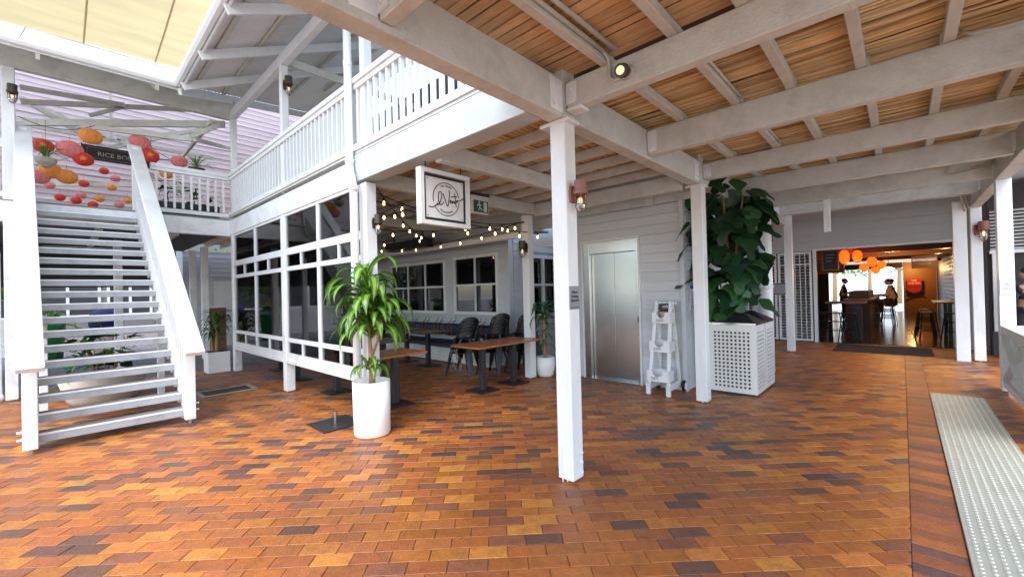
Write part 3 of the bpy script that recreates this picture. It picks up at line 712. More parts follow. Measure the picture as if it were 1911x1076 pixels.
# ------------------------------------------------------------------ downpipes
d1 = thing('downpipe', 'white round downpipe kinking in front of the balcony post', 'downpipe', (-4.78, 2.42, 0), group='downpipes')
MB().tube([(-4.93, 2.43, 5.36), (-4.93, 2.43, 3.22), (-4.93, 2.43, 3.16), (-4.90, 2.42, 3.08), (-4.80, 2.40, 2.90), (-4.78, 2.40, 2.82), (-4.78, 2.40, 0.02)], 0.048, 16).build('pipe', PVC, d1, smooth=True)
for z in (3.2, 2.84, 4.4, 1.2): MB().tube([(-4.93 if z > 3 else -4.78, 2.43 if z > 3 else 2.40, z - .035), (-4.93 if z > 3 else -4.78, 2.43 if z > 3 else 2.40, z + .035)], 0.054, 16).build('collar', PVC, d1, smooth=True)
d2 = thing('downpipe', 'white round downpipe bending into the gallery post left of the stairs', 'downpipe', (-10.66, -0.72, 0), group='downpipes')
MB().tube([(-10.9, -1.2, 2.86), (-10.85, -1.0, 2.78), (-10.68, -0.76, 2.6), (-10.66, -0.72, 2.4), (-10.66, -0.72, 0.12), (-10.62, -0.74, 0.02)], 0.06, 16).build('pipe', PVC, d2, smooth=True)
MB().lathe([(0.075, 0), (0.075, 0.09), (0.062, 0.12)], (-10.66, -0.72, 0.0), 16).build('shoe', PVC, d2, smooth=True)
d3 = thing('downpipe', 'thick white downpipe rising beside the fig tree behind the bins', 'downpipe', (-1.9, 8.75, 0), group='downpipes')
MB().tube([(-1.82, 8.78, 0.0), (-1.82, 8.78, 2.92)], 0.10, 20).build('pipe', PVC, d3, smooth=True)
MB().tube([(-1.82, 8.78, 1.5), (-1.82, 8.78, 1.58)], 0.107, 20).build('collar', PVC, d3, smooth=True)

# ------------------------------------------------------------------ restaurant wall with windows
rw = thing('restaurant_building', 'grey weatherboard restaurant wall with white framed windows', 'building', (-9, 6.5, 0))
def boards(parent, x0, x1, y, z0, z1, holes=(), pitch=0.15, axis='x', m=None, out=-1, name='weatherboard'):
    """horizontal lapped boards on a wall; axis x: wall runs along X at Y=y, front towards out; holes (a0,a1,z0,z1)"""
    z = z0
    while z < z1 - 0.01:
        zt = min(z + pitch - 0.004, z1)
        segs = [(x0, x1)]
        for a0, a1, h0, h1 in holes:
            if zt > h0 + .01 and z < h1 - .01:
                ns = []
                for s0, s1 in segs:
                    if a1 <= s0 or a0 >= s1: ns.append((s0, s1)); continue
                    if a0 > s0: ns.append((s0, a0))
                    if a1 < s1: ns.append((a1, s1))
                segs = ns
        for s0, s1 in segs:
            if s1 - s0 < 0.01: continue
            lo, hi = 0.026, 0.012
            if axis == 'x': pts = [(s0, y, z), (s0, y + out * lo, z), (s0, y + out * hi, zt), (s0, y, zt)]; ext = (s1 - s0, 0, 0)
            else: pts = [(y, s0, z), (y + out * lo, s0, z), (y + out * hi, s0, zt), (y, s0, zt)]; ext = (0, s1 - s0, 0)
            MB().prism(pts, ext).build(name, m or GREYB, parent)
        z += pitch
def solid_wall(parent, x0, x1, y0, y1, z0, z1, holes, m, name='wall_core'):
    mb = MB(); xs_ = sorted({x0, x1, *[h[0] for h in holes], *[h[1] for h in holes]}); zs = sorted({z0, z1, *[h[2] for h in holes], *[h[3] for h in holes]})
    for a, b in zip(xs_[:-1], xs_[1:]):
        for c, d in zip(zs[:-1], zs[1:]):
            if any(a >= h[0] - 1e-6 and b <= h[1] + 1e-6 and c >= h[2] - 1e-6 and d <= h[3] + 1e-6 for h in holes): continue
            mb.box(a, b, y0, y1, c, d)
    return mb.build(name, m, parent)
YW = 6.5
wins = [(-7.93, -6.42, 1.06, 2.43), (-10.75, -8.25, 1.06, 2.40), (-13.6, -11.4, 1.06, 2.36)]
solid_wall(rw, -16, -6.12, YW, YW + 0.1, 0, 3.1, wins, GREYD)
boards(rw, -16, -6.2, YW, 0.05, 2.75, wins)
MB().box(-6.2, -6.09, YW - 0.04, YW + 0.1, 0, 2.75).build('corner_board', GREYB, rw, bevel=0.004)
def window(parent, x0, x1, z0, z1, y, cols, rows=2, bar=0.045, tint=None, name='window'):
    fr = MB(); w = 0.07
    fr.box(x0, x1, y - 0.05, y + 0.03, z0, z0 + w); fr.box(x0, x1, y - 0.05, y + 0.03, z1 - w, z1)
    fr.box(x0, x0 + w, y - 0.05, y + 0.03, z0 + w, z1 - w); fr.box(x1 - w, x1, y - 0.05, y + 0.03, z0 + w, z1 - w)
    o = fr.build(name, W, parent)
    for i in range(1, cols):
        xx = x0 + w + (x1 - x0 - 2 * w) * i / cols; MB().box(xx - bar / 2, xx + bar / 2, y - 0.04, y + 0.015, z0 + w, z1 - w).build('glazing_bar', W, o)
    for j in range(1, rows):
        zz = z0 + w + (z1 - z0 - 2 * w) * j / rows; MB().box(x0 + w, x1 - w, y - 0.038, y + 0.013, zz - bar / 2, zz + bar / 2).build('glazing_bar', W, o)
    MB().box(x0 + w - .005, x1 - w + .005, y - 0.012, y - 0.008, z0 + w - .005, z1 - w + .005).build('pane', tint or GLASSD, o, fix=False)
    return o
window(rw, *wins[0], YW, 2); window(rw, *wins[1], YW, 3); window(rw, *wins[2], YW, 3)
# dim dining room behind the panes
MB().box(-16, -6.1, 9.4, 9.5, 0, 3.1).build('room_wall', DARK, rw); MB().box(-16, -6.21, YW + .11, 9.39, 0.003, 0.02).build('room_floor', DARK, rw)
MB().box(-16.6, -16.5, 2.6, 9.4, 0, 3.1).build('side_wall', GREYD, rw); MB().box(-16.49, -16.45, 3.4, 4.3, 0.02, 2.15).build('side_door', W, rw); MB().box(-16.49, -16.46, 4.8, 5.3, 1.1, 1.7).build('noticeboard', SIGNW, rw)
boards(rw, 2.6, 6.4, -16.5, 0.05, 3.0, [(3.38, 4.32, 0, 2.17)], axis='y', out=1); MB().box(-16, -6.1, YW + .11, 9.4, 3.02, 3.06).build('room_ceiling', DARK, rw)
EW = [(7.0, 8.2, 0.98, 2.38)]
mb = MB()
for a, b, c, d in ((YW + .11, 7.0, 0, 3.1), (8.2, 9.4, 0, 3.1), (7.0, 8.2, 0, 0.98), (7.0, 8.2, 2.38, 3.1)): mb.box(-6.2, -6.1, a, b, c, d)
mb.build('end_wall', GREYD, rw)
boards(rw, YW + .11, 8.1, -6.1, 0.05, 2.75, EW, axis='y', out=1)
f = MB()
for a, b, c, d in ((7.0, 8.2, .98, 1.05), (7.0, 8.2, 2.31, 2.38), (7.0, 7.07, 1.05, 2.31), (8.13, 8.2, 1.05, 2.31), (7.56, 7.62, 1.05, 2.31), (7.07, 7.56, 1.68, 1.73), (7.62, 8.13, 1.68, 1.73)): f.box(-6.14, -6.05, a, b, c, d)
ew = f.build('window', W, rw); MB().box(-6.115, -6.111, 7.05, 8.15, 1.0, 2.35).build('pane', GLASSD, ew, fix=False)
MB().box(-6.5, -6.46, 6.9, 8.3, 0.95, 1.7).build('patterned_blind', mat('patterned_screen', (0.22, 0.21, 0.20), rough=.7, vary=1.0, vscale=16), rw)
for (x, z, w, h) in ((-7.6, 1.3, .35, .5), (-8.9, 1.25, .3, .4), (-9.9, 1.5, .25, .6), (-7.0, 1.2, .5, .3)): MB().box(x, x + w, 8.2, 8.6, z - 0.4, z + h).build('shelf_unit', mat('dim_shelf', (0.035, 0.03, 0.028), rough=.6), rw)
# eave board and small roof edge above the windows
MB().box(-10.9, -5.0, 5.92, 6.02, 2.58, 2.70).build('eave_gutter', PVC, rw, bevel=0.02)
MB().box(-16, -5.0, 6.03, 6.48, 2.70, 2.73).build('eave_soffit', GREYD, rw)
MB().box(-16, -10.92, 5.9, 6.03, 2.45, 2.58).build('eave_gutter', PVC, rw, bevel=0.02)
MB().box(-16, -4.3, 6.2, 6.3, 2.74, 3.298).build('upper_panel', GREYD, rw)
# recessed bay between restaurant and lift with a printed window
win2 = [(-6.0, -4.35, 0.95, 2.35)]
solid_wall(rw, -6.08, -4.2, 8.0, 8.1, 0, 3.1, win2, GREYD); boards(rw, -6.08, -4.2, 8.0, 0.05, 3.05, win2)
window(rw, *win2[0], 8.0, 2, 2)
MB().box(-6.0, -4.3, 8.6, 8.65, 0.9, 2.4).build('patterned_blind', mat('patterned_blind', (0.16, 0.15, 0.15), rough=.7, vary=.9, vscale=14), rw)
mb = MB(); n = 14
for i in range(n + 1):
    t = PI * 0.5 * i / n; mb.v += [(-5.95, 6.7 + 0.6 * (1 - math.cos(t)), 2.45 + 0.5 * math.sin(t)), (-4.4, 6.7 + 0.6 * (1 - math.cos(t)), 2.45 + 0.5 * math.sin(t))]
for i in range(n): mb._f((2 * i, 2 * i + 1, 2 * i + 3, 2 * i + 2))
mb.build('curved_awning', W, rw, smooth=True, fix=False)

# ------------------------------------------------------------------ bench seat along the wall
bn = thing('bench_seat', 'navy upholstered wall bench with white base and strapped back bolster', 'bench', (-9.5, 6.2, 0))
MB().box(-13.5, -6.15, 5.95, 6.46, 0.02, 0.34).build('base', W, bn, bevel=0.005)
for k in range(7): MB().box(-13.5 + k * 1.05, -12.46 + k * 1.05, 5.90, 6.42, 0.342, 0.46).build('seat_cushion', NAVY, bn, bevel=0.03)
for k in range(7): MB().box(-13.5 + k * 1.05, -12.455 + k * 1.05, 6.33, 6.455, 0.56, 0.84).build('back_bolster', NAVY, bn, bevel=0.05)
MB().box(-13.5, -6.15, 6.45, 6.472, 0.88, 0.93).build('hook_rail', GREYB, bn, bevel=0.003)
for k in range(14):
    x0 = -13.2 + k * 0.52
    for dx in (0, 0.16):
        x = x0 + dx
        h = MB().tube([(x, 6.46, 0.96), (x, 6.42, 0.97), (x, 6.40, 0.92), (x, 6.43, 0.90)], 0.009, 6).build('hook', STEEL, bn, smooth=True)
        MB().tube([(x, 6.41, 0.91), (x - .02, 6.36, 0.86), (x - .02, 6.315, 0.78), (x - .02, 6.312, 0.62), (x - .02, 6.35, 0.545)], 0.012, 5).build('strap', LEATHER, h)

# ------------------------------------------------------------------ tables
def make_table(name, label, loc, lx, ly, legs, top=WOOD, group='pedestal dining tables'):
    t = thing(name, label, 'table', (*loc, 0), group); x, y = loc
    MB().box(x - lx / 2, x + lx / 2, y - ly / 2, y + ly / 2, 0.715, 0.745).build('tabletop', top, t, bevel=0.004)
    for dx, dy in legs:
        MB().box(x + dx - 0.045, x + dx + 0.045, y + dy - 0.045, y + dy + 0.045, 0.024, 0.714).build('pedestal', CHAR, t, bevel=0.006)
        MB().box(x + dx - 0.20, x + dx + 0.20, y + dy - 0.20, y + dy + 0.20, 0.003, 0.022).build('base_plate', CHAR, t, bevel=0.006)
    return t
make_table('pedestal_table', 'long orange timber table on two black pedestals before the stacked chairs', (-4.93, 4.92), 0.66, 1.46, ((0, -0.36), (0, 0.36)))
make_table('pedestal_table', 'orange timber pedestal table standing behind the white cylinder pot', (-5.35, 3.18), 0.68, 0.78, ((0.02, 0.05),))
make_table('pedestal_table', 'timber pedestal table behind the right bay of the glass screen', (-6.78, 3.05), 0.68, 0.72, ((0, 0),), WOODD)
make_table('pedestal_table', 'timber pedestal table in the middle of the terrace behind the screen', (-6.95, 3.95), 0.68, 0.68, ((0, 0),), WOODD)
make_table('pedestal_table', 'timber pedestal table behind the post between the two screen bays', (-8.4, 3.02), 0.68, 0.72, ((0, 0),), WOODD)
make_table('pedestal_table', 'timber pedestal table behind the far bay of the glass screen', (-9.95, 3.25), 0.68, 0.72, ((0, 0),), WOODD)
make_table('pedestal_table', 'dark timber table at the bench, nearest the stacked chairs', (-7.62, 5.45), 0.66, 0.72, ((0, 0),), WOODD)
make_table('pedestal_table', 'dark timber table at the bench, one along from the chair stack', (-8.55, 5.52), 0.66, 0.72, ((0, 0),), WOODD)
make_table('pedestal_table', 'dark timber table at the bench, half hidden by the pot plant', (-9.6, 5.52), 0.66, 0.72, ((0, 0),), WOODD)

# ------------------------------------------------------------------ stacked metal chairs
def make_chair(label):
    t = thing('metal_chair', label, 'chair', (0, 0, 0), 'stacked black metal chairs')
    MB().box(-0.19, 0.19, -0.19, 0.19, 0.43, 0.45).build('seat', BLACK, t, bevel=0.01)
    for sx in (-1, 1):
        for sy in (-1, 1):
            MB().tube([(sx * 0.16, sy * 0.165, 0.44), (sx * 0.25, sy * 0.225, 0.0)], [0.034, 0.019], 6).build('leg', BLACK, t)
    arc = []
    for i in range(13):
        a = PI * i / 12; arc.append((-0.205 * math.cos(a), -0.10 - 0.14 * math.sin(a), 0.70 + 0.12 * math.sin(a)))
    MB().tube([(-0.20, -0.08, 0.45)] + arc + [(0.20, -0.08, 0.45)], 0.014, 6).build('back_frame', BLACK, t, smooth=True)
    mb = MB()
    b = len(mb.v)
    for i in range(9):
        a = PI * (0.12 + 0.76 * i / 8); p = (-0.20 * math.cos(a), -0.10 - 0.135 * math.sin(a)); zt = 0.70 + 0.12 * math.sin(a); mb.v += [(p[0], p[1], zt - 0.10), (p[0], p[1], zt)]
    for i in range(8): mb._f((2 * i, 2 * i + 2, 2 * i + 3, 2 * i + 1))
    mb.build('backrest', BLACK, t, fix=False)
    MB().bar((0, -0.19, 0.45), (0, -0.238, 0.76), 0.07, 0.006, (0, 1, 0)).build('back_slat', BLACK, t)
    return t
ch0 = None
for (x, y, rz, n, base_lab) in ((-6.18, 5.22, 0.35, 5, 'black metal chair in the stack chained at the end of the long table'), (-5.75, 5.62, 0.2, 6, 'black metal chair in the middle stack behind the long table'), (-5.42, 6.05, 0.1, 6, 'black metal chair in the stack nearest the white terrace post')):
    for k in range(n):
        lab = ('lowest', 'second', 'third', 'fourth', 'fifth', 'topmost')[k if k < n - 1 else 5] + ' ' + base_lab
        if ch0 is None: ch0 = make_chair(lab); ch0.location = (x, y, 0); ch0.rotation_euler = (0, 0, PI + rz); src = ch0
        else: copy_tree(ch0, (x - 0.012 * k, y + 0.035 * k, 0.062 * k), PI + rz + rnd.uniform(-.03, .03), lab)
cb = thing('security_cable', 'loose grey security cable looped through the stacked chairs', 'cable', (-6.1, 5.0, 0.5))
pts = [(-6.02 + 0.10 * math.sin(t * 1.3) + 0.05 * math.sin(3.1 * t), 4.93 + 0.04 * math.cos(t * 2.2), 0.62 - 0.075 * t + 0.13 * math.sin(2.3 * t)) for t in [i * 0.12 for i in range(58)]]
MB().tube([(p[0], p[1], max(p[2], 0.02)) for p in pts], 0.008, 6).build('cable_loop', mat('cable_sheath', (0.22, 0.20, 0.17), rough=.5), cb, smooth=True)

# ------------------------------------------------------------------ lift housing
lf = thing('lift_housing', 'grey weatherboard lift housing with white corner trim', 'building', (-3.3, 6.45, 0))
YL = 6.43
lo = (-4.19, -3.13, -0.1, 2.39)
solid_wall(lf, -4.3, -2.42, YL, YL + 0.08, 0, 3.12, [(-4.19, -3.13, 0, 2.39)], GREYD)
boards(lf, -4.3, -2.46, YL, 0.02, 2.88, [(-4.21, -3.11, -1, 2.41)])
MB().box(-4.3, -2.13, YL - 0.03, YL + 0.04, 2.89, 3.12).build('head_board', WB, lf, bevel=0.004)
MB().box(-3.0, -2.85, YL - 0.10, YL - 0.031, 2.86, 3.10).build('beam_end', WB, lf, bevel=0.004)
MB().box(-2.46, -2.40, YL - 0.045, YL + 0.05, 0, 2.885).build('corner_board', mat('corner_trim', (0.50, 0.52, 0.53), rough=.5, vary=.05), lf, bevel=0.003)
boards(lf, YL + 0.06, 9.6, -2.42, 0.02, 3.1, (), axis='y', out=1)
MB().box(-2.52, -2.43, YL + 0.09, 9.6, 0, 3.12).build('side_wall', GREYD, lf)
MB().box(-4.38, -4.30, YL - 0.02, 8.0, 0, 3.12).build('side_wall', GREYD, lf)
ft = MB(); ft.box(-4.215, -4.185, YL - 0.06, YL + .0, 0, 2.42); ft.box(-3.135, -3.105, YL - 0.06, YL, 0, 2.42); ft.box(-4.185, -3.135, YL - 0.06, YL, 2.39, 2.42); ft.build('opening_trim', W, lf)
el = thing('lift_doors', 'brushed stainless steel lift doors in the grey boarded wall', 'lift', (-3.66, 6.45, 0))
e = MB(); e.box(-4.184, -4.06, YL - 0.045, YL + 0.03, 0.0, 2.389); e.box(-3.18, -3.136, YL - 0.045, YL + 0.03, 0.0, 2.389); e.box(-4.06, -3.18, YL - 0.045, YL + 0.03, 2.19, 2.389); e.build('door_frame', STEEL, el, bevel=0.003)
MB().box(-4.055, -3.62, YL + 0.035, YL + 0.06, 0.012, 2.188).build('door_panel', STEEL, el, bevel=0.002)
MB().box(-3.617, -3.185, YL + 0.05, YL + 0.075, 0.012, 2.188).build('door_panel', STEEL, el, bevel=0.002)
MB().box(-4.184, -3.136, YL - 0.07, YL + 0.08, 0.002, 0.011).build('sill', STEEL, el)
MB().box(-3.165, -3.15, YL - 0.052, YL - 0.0455, 1.02, 1.10).build('call_button', BLACK, el)
nt_ = thing('wall_notice', 'white and blue notice fixed to the grey lift wall', 'notice', (-2.38, 6.7, 1.4))
MB().box(-2.395, -2.388, 6.56, 6.86, 1.22, 1.60).build('sheet', SIGNW, nt_); MB().box(-2.3875, -2.386, 6.57, 6.85, 1.54, 1.59).build('header', BLUEP, nt_)
for k in range(5): MB().box(-2.3875, -2.386, 6.60, 6.80 - .03 * (k % 2), 1.48 - k * .05, 1.488 - k * .05).build('print_line', PLATE, nt_)
for k in range(3): MB().box(-2.3875, -2.386, 6.60 + k * .08, 6.64 + k * .08, 1.235, 1.265).build('pictogram', BLUEP, nt_)

# ------------------------------------------------------------------ passage building at the far end
pb = thing('passage_building', 'grey timber building with wide passage opening to the far side', 'building', (-0.3, 14.0, 0))
fbw = thing('far_backdrop_building', 'added white backdrop building that brightens the far end of the passage', 'building', (-1, 55, 0))  # added backdrop, makes the far opening read bright
MB().box(-16, 14, 55, 56, 0, 4.2).build('wall', W, fbw)
for x in range(-14, 13, 3): MB().box(x, x + 1.6, 54.96, 54.999, 1.0, 2.2).build('window', GREYB, fbw)
MB().box(-16.2, 14.2, 54.7, 56.3, 4.2, 4.4).build('roof', GREYB, fbw)
YP = 14.0; OX0, OX1, OZ = -1.70, 0.94, 2.47
wl_ = solid_wall(pb, -6.0, 4.5, YP, YP + 0.12, 0, 3.7, [(OX0, OX1, 0, OZ), (-3.4, OX0 - 0.08, 0, OZ)], GREYD)
boards(pb, -6.0, 4.5, YP, OZ + 0.06, 3.58, (), pitch=0.2, m=GREYD)
fr = MB(); fr.box(OX0 - 0.08, OX0, YP - 0.05, YP + 0.13, 0, OZ + 0.05); fr.box(OX1, OX1 + 0.06, YP - 0.05, YP + 0.13, 0, OZ + 0.05); fr.box(OX0, OX1, YP - 0.05, YP + 0.13, OZ, OZ + 0.05); fr.build('opening_frame', W, pb)
MB().box(0.74, 0.93, 11.9, 12.1, 0.0, 3.1).build('pilaster', W, pb, bevel=0.005)
# passage interior
MB().box(-6.0, 2.3, 14.12, 30, -0.02, 0.004).build('passage_floor', POLISH, pb, fix=False)
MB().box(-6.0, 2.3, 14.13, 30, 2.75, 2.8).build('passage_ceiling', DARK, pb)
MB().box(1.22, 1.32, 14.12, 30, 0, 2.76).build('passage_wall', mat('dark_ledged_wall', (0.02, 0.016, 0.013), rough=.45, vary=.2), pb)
for k in range(12): MB().box(1.18, 1.219, 16.0, 24.0, 0.9 + k * 0.13, 0.935 + k * 0.13).build('wall_ledge', WOODD, pb)
for y in (16.2, 19.0, 22.0, 25.5): MB().box(-6.0, 1.21, y, y + 0.25, 2.45, 2.749).build('ceiling_beam', TIMBERB, pb)
MB().box(-3.0, 0.9, 21.0, 21.08, 2.30, 2.40).build('light_rail', mat('lit_strip', (1, 1, 1), emit=(1, 0.97, 0.9), estr=0.12), pb)
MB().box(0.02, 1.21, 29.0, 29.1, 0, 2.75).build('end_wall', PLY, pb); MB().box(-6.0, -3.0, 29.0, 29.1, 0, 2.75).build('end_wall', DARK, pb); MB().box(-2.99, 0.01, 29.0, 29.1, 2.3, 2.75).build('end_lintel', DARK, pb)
MB().box(-3.78, -3.7, 18.3, 29.0, 0.004, 2.749).build('passage_wall', DARK, pb); MB().box(-6.1, -6.0, 14.12, 29, 0, 2.76).build('passage_wall', DARK, pb)  # dark walls added on the left to keep ambient light out
for y in (15.0, 18.0, 21.0, 24.5): MB().box(-3.75, -3.6, y, y + 0.3, 0.004, 2.749).build('passage_pier', DARK, pb)
for k in range(12): MB().box(-3.7, -3.64, 14.4, 18.0, 1.3 + k * 0.09, 1.35 + k * 0.09).build('blind_slat', W, pb)
# warm point lights for the passage
def pt(name, loc, e, col, r=0.08):
    l = bpy.data.lights.new(name, 'POINT'); l.energy = e; l.color = col; l.shadow_soft_size = r
    o = bpy.data.objects.new(name, l); COL.objects.link(o); o.location = loc; return o
# folded security gate with bars left of the opening
gt = thing('security_gate', 'white barred security gate folded beside the passage opening', 'gate', (-2.6, 13.9, 0))
f = MB()
for x0, x1 in ((-3.5, -2.62), (-2.58, -1.80)):
    f.box(x0, x0 + .05, 13.86, 13.90, 0.03, 2.45); f.box(x1 - .05, x1, 13.86, 13.90, 0.03, 2.45); f.box(x0 + .05, x1 - .05, 13.86, 13.90, 2.40, 2.45); f.box(x0 + .05, x1 - .05, 13.86, 13.90, 0.03, 0.08); f.box(x0 + .05, x1 - .05, 13.862, 13.898, 2.1, 2.13)
f.build('gate_frame', W, gt)
for k in range(14):
    x = -3.36 + k * 0.118
    if abs(x + 2.6) < .05: continue
    MB().box(x - .009, x + .009, 13.87, 13.89, 0.08, 2.40).build('bar', W, gt)
MB().box(-2.95, -2.25, 13.84, 13.858, 1.30, 1.62).build('gate_sign', PLATE, gt)
for k in range(4): MB().box(-2.85, -2.4 + .03 * (k % 3), 13.837, 13.8395, 1.54 - k * .06, 1.555 - k * .06).build('sign_line', SIGNW, gt)
for k in range(30): MB().bar((-3.4, 14.06, 0.06 + k * 0.08), (-1.85, 14.06, 0.06 + k * 0.08), 0.06, 0.012, (0, -0.7, 1)).build('shutter_slat', GREYD, gt)
MB().box(-3.4, -1.79, 14.1, 14.14, 0, 2.46).build('shutter_back', DARK, gt)
mt = thing('door_mat', 'long black rubber mat at the passage threshold', 'mat', (-0.4, 12.9, 0))
MB().box(-1.25, 0.45, 12.3, 13.75, 0.002, 0.014).build('mat_sheet', MATT, mt, bevel=0.004)

# far side beyond the passage, sunlit
ln = MB().poly([(-14, 30, 0.002), (14, 30, 0.002), (14, 60, 0.002), (-14, 60, 0.002)]).build('far_terrace', mat('pale_concrete', (0.55, 0.53, 0.5), rough=.8, vary=.1), fix=False); struct(ln)

# ------------------------------------------------------------------ right side: braced barrier and shop front
br = thing('braced_barrier', 'white timber barrier with crossed bracing beside the tread plate', 'barrier', (1.05, 7.6, 0))
f = MB(); f.box(0.985, 1.06, 6.1, 8.86, 0.82, 0.90); f.box(0.985, 1.06, 6.1, 8.86, 0.09, 0.17)
for y in (8.80, 7.5, 6.16): f.box(0.987, 1.058, y - .04, y + .04, 0.17, 0.82)
f.build('frame', W, br, bevel=0)
MB().box(1.03, 1.045, 6.1, 8.86, 0.17, 0.82).build('panel', W, br)
for a, b in ((8.76, 7.54), (7.46, 6.2)):
    MB().bar((1.0, a, 0.19), (1.0, b, 0.80), 0.025, 0.07, (1, 0, 0)).build('brace', W, br); MB().bar((0.998, a, 0.80), (0.998, b, 0.19), 0.02, 0.07, (1, 0, 0)).build('brace', W, br)
MB().box(0.975, 1.20, 6.06, 8.87, 0.902, 0.93).build('capping', W, br, bevel=0.004)
for y in (6.3, 8.7): MB().box(1.01, 1.05, y - .02, y + .02, 0, 0.09).build('foot', STEEL, br)
sf = thing('shop_front', 'dim shop front with louvre band and white window posts behind the barrier', 'building', (2.6, 13, 0))
MB().box(1.32, 6.0, 13.2, 13.3, 0, 3.5).build('wall', DARK, sf)
for k in range(12): MB().bar((1.35, 13.15, 2.2 + k * 0.07), (6, 13.15, 2.2 + k * 0.07), 0.05, 0.015, (0, -0.6, 1)).build('louvre', W, sf)
for x in (1.4, 2.1, 2.8, 3.6): MB().box(x - .035, x + .035, 13.08, 13.18, 0.5, 2.1).build('window_post', W, sf)
MB().box(1.33, 6, 13.06, 13.17, 2.1, 2.17).build('window_head', W, sf); MB().box(1.33, 6, 13.0, 13.19, 0.02, 0.5).build('base_panel', CHAR, sf)

# ------------------------------------------------------------------ bulkhead wall lamps
def lamp(loc, nrm, label, body=BRONZE, s=1.0):
    n = Vector(nrm).normalized(); t = Vector((0, 0, 1)).cross(n); c = Vector(loc)
    o = thing('bulkhead_lamp', label, 'wall lamp', loc, 'caged bulkhead lamps')
    pts = [c + t * a + Vector((0, 0, b)) for a, b in ((-.05 * s, .06 * s), (.05 * s, .06 * s), (.06 * s, 0), (.05 * s, -.1 * s), (-.05 * s, -.1 * s), (-.06 * s, 0))]
    MB().prism(pts, n * 0.022 * s).build('back_plate', body, o, bevel=0.003)
    a = c + n * 0.095 * s
    MB().bar(tuple(c + n * .02 * s), tuple(a), 0.05 * s, 0.06 * s).build('arm', body, o)
    MB().lathe([(0.058 * s, 0.10 * s), (0.058 * s, 0.0), (0.066 * s, -0.005 * s), (0.066 * s, -0.03 * s), (0.03 * s, -0.035 * s)], tuple(a), 16).build('body', body, o, smooth=False)
    prof = [(0.042 * s, -0.035 * s), (0.043 * s, -0.14 * s)] + [(0.043 * s * math.cos(q * PI / 12), (-0.14 - 0.05 * math.sin(q * PI / 12)) * s) for q in range(1, 7)]
    MB().lathe([(max(r, .001), z) for r, z in prof], tuple(a), 16).build('glass', GLASS, o, smooth=True, fix=False)
    MB().lathe([(0.012 * s, -0.04 * s), (0.018 * s, -0.09 * s), (0.010 * s, -0.125 * s)], tuple(a), 8).build('bulb', mat('lamp_filament', (0.9, 0.6, 0.3), emit=(1, .6, .25), estr=0.35), o, smooth=True)
    for k in range(4):
        q = k * PI / 2 + .6; dx = Vector((math.cos(q), math.sin(q), 0))
        MB().tube([tuple(a + dx * .055 * s + Vector((0, 0, -.03 * s))), tuple(a + dx * .052 * s + Vector((0, 0, -.15 * s))), tuple(a + dx * .03 * s + Vector((0, 0, -.195 * s))), tuple(a + Vector((0, 0, -.205 * s)))], 0.0035 * s, 5).build('cage_wire', body, o)
    ring = [tuple(a + Vector((math.cos(q * PI / 8), math.sin(q * PI / 8), 0)) * .055 * s + Vector((0, 0, -.13 * s))) for q in range(17)]
    MB().tube(ring, 0.0035 * s, 5, caps=False).build('cage_ring', body, o)
    return o
lamp((-1.969, 2.87, 2.36), (1, 0, 0), 'dusty red caged lamp on the white post with the grey sign', RUST, 0.85)
lamp((-4.93, 5.683, 2.36), (0, -1, 0), 'dark caged lamp on the terrace post by the long table')
lamp((-1.90, 9.03, 2.42), (1, 0, 0), 'dark caged lamp beside the thick downpipe')
lamp((1.08, 11.97, 2.55), (0.6, -1, 0), 'copper caged lamp on the white post by the passage', RUST, 1.25)
lamp((-7.44, 2.60, 5.1), (1, 0, 0), 'dark caged lamp high on the balcony post')
lamp((-10.53, -0.50, 5.0), (1, 0, 0), 'dark caged lamp high on the gallery post by the stairs')
lamp((-4.69, 2.62, 2.45), (1, 0, 0), 'dark caged lamp on the post behind the kinked downpipe', BRONZE, 0.8)
sp_ = thing('spot_lamp', 'dark round spot lamp fixed to the pergola cross beam', 'lamp', (-1.43, 2.81, 3.13))
MB().tube([(-1.43, 2.818, 3.13), (-1.43, 2.79, 3.13)], 0.055, 18).build('mount', WB, sp_, smooth=False)
MB().tube([(-1.43, 2.79, 3.13), (-1.425, 2.74, 3.115), (-1.42, 2.70, 3.10)], [0.042, 0.05, 0.046], 18, caps=True).build('housing', BRONZE, sp_)
MB().tube([(-1.42, 2.702, 3.10), (-1.4195, 2.695, 3.0985)], 0.030, 16).build('lens', SPOTG, sp_)

# ------------------------------------------------------------------ hanging restaurant sign
XS = -3.62; SY_0, SY_1, SZ0, SZ1 = 2.53, 3.20, 2.29, 2.88
hs_ = thing('hanging_sign', 'square white framed sign with script lettering hung under the balcony beam', 'sign', (XS, 2.86, 2.28))
f = MB(); f.box(XS - .06, XS + .02, SY_0, SY_0 + .045, SZ0, SZ1); f.box(XS - .06, XS + .02, SY_1 - .045, SY_1, SZ0, SZ1); f.box(XS - .06, XS + .02, SY_0 + .045, SY_1 - .045, SZ0, SZ0 + .045); f.box(XS - .06, XS + .02, SY_0 + .045, SY_1 - .045, SZ1 - .045, SZ1); f.build('frame', W, hs_)
MB().box(XS - .05, XS - .012, SY_0 + .045, SY_1 - .045, SZ0 + .045, SZ1 - .045).build('black_backing', INK, hs_)
A0, A1, B0, B1 = SY_0 + .082, SY_1 - .082, SZ0 + .08, SZ1 - .08
MB().box(XS - .0115, XS - .004, A0, A1, B0, B1).build('panel', SIGNW, hs_)
for yy in (A0 + .02, A1 - .02):
    for zz in (B0 + .02, B1 - .02): MB().cyl((XS - .005, yy, zz), (XS, yy, zz), 0.006, n=8).build('screw', INK, hs_)
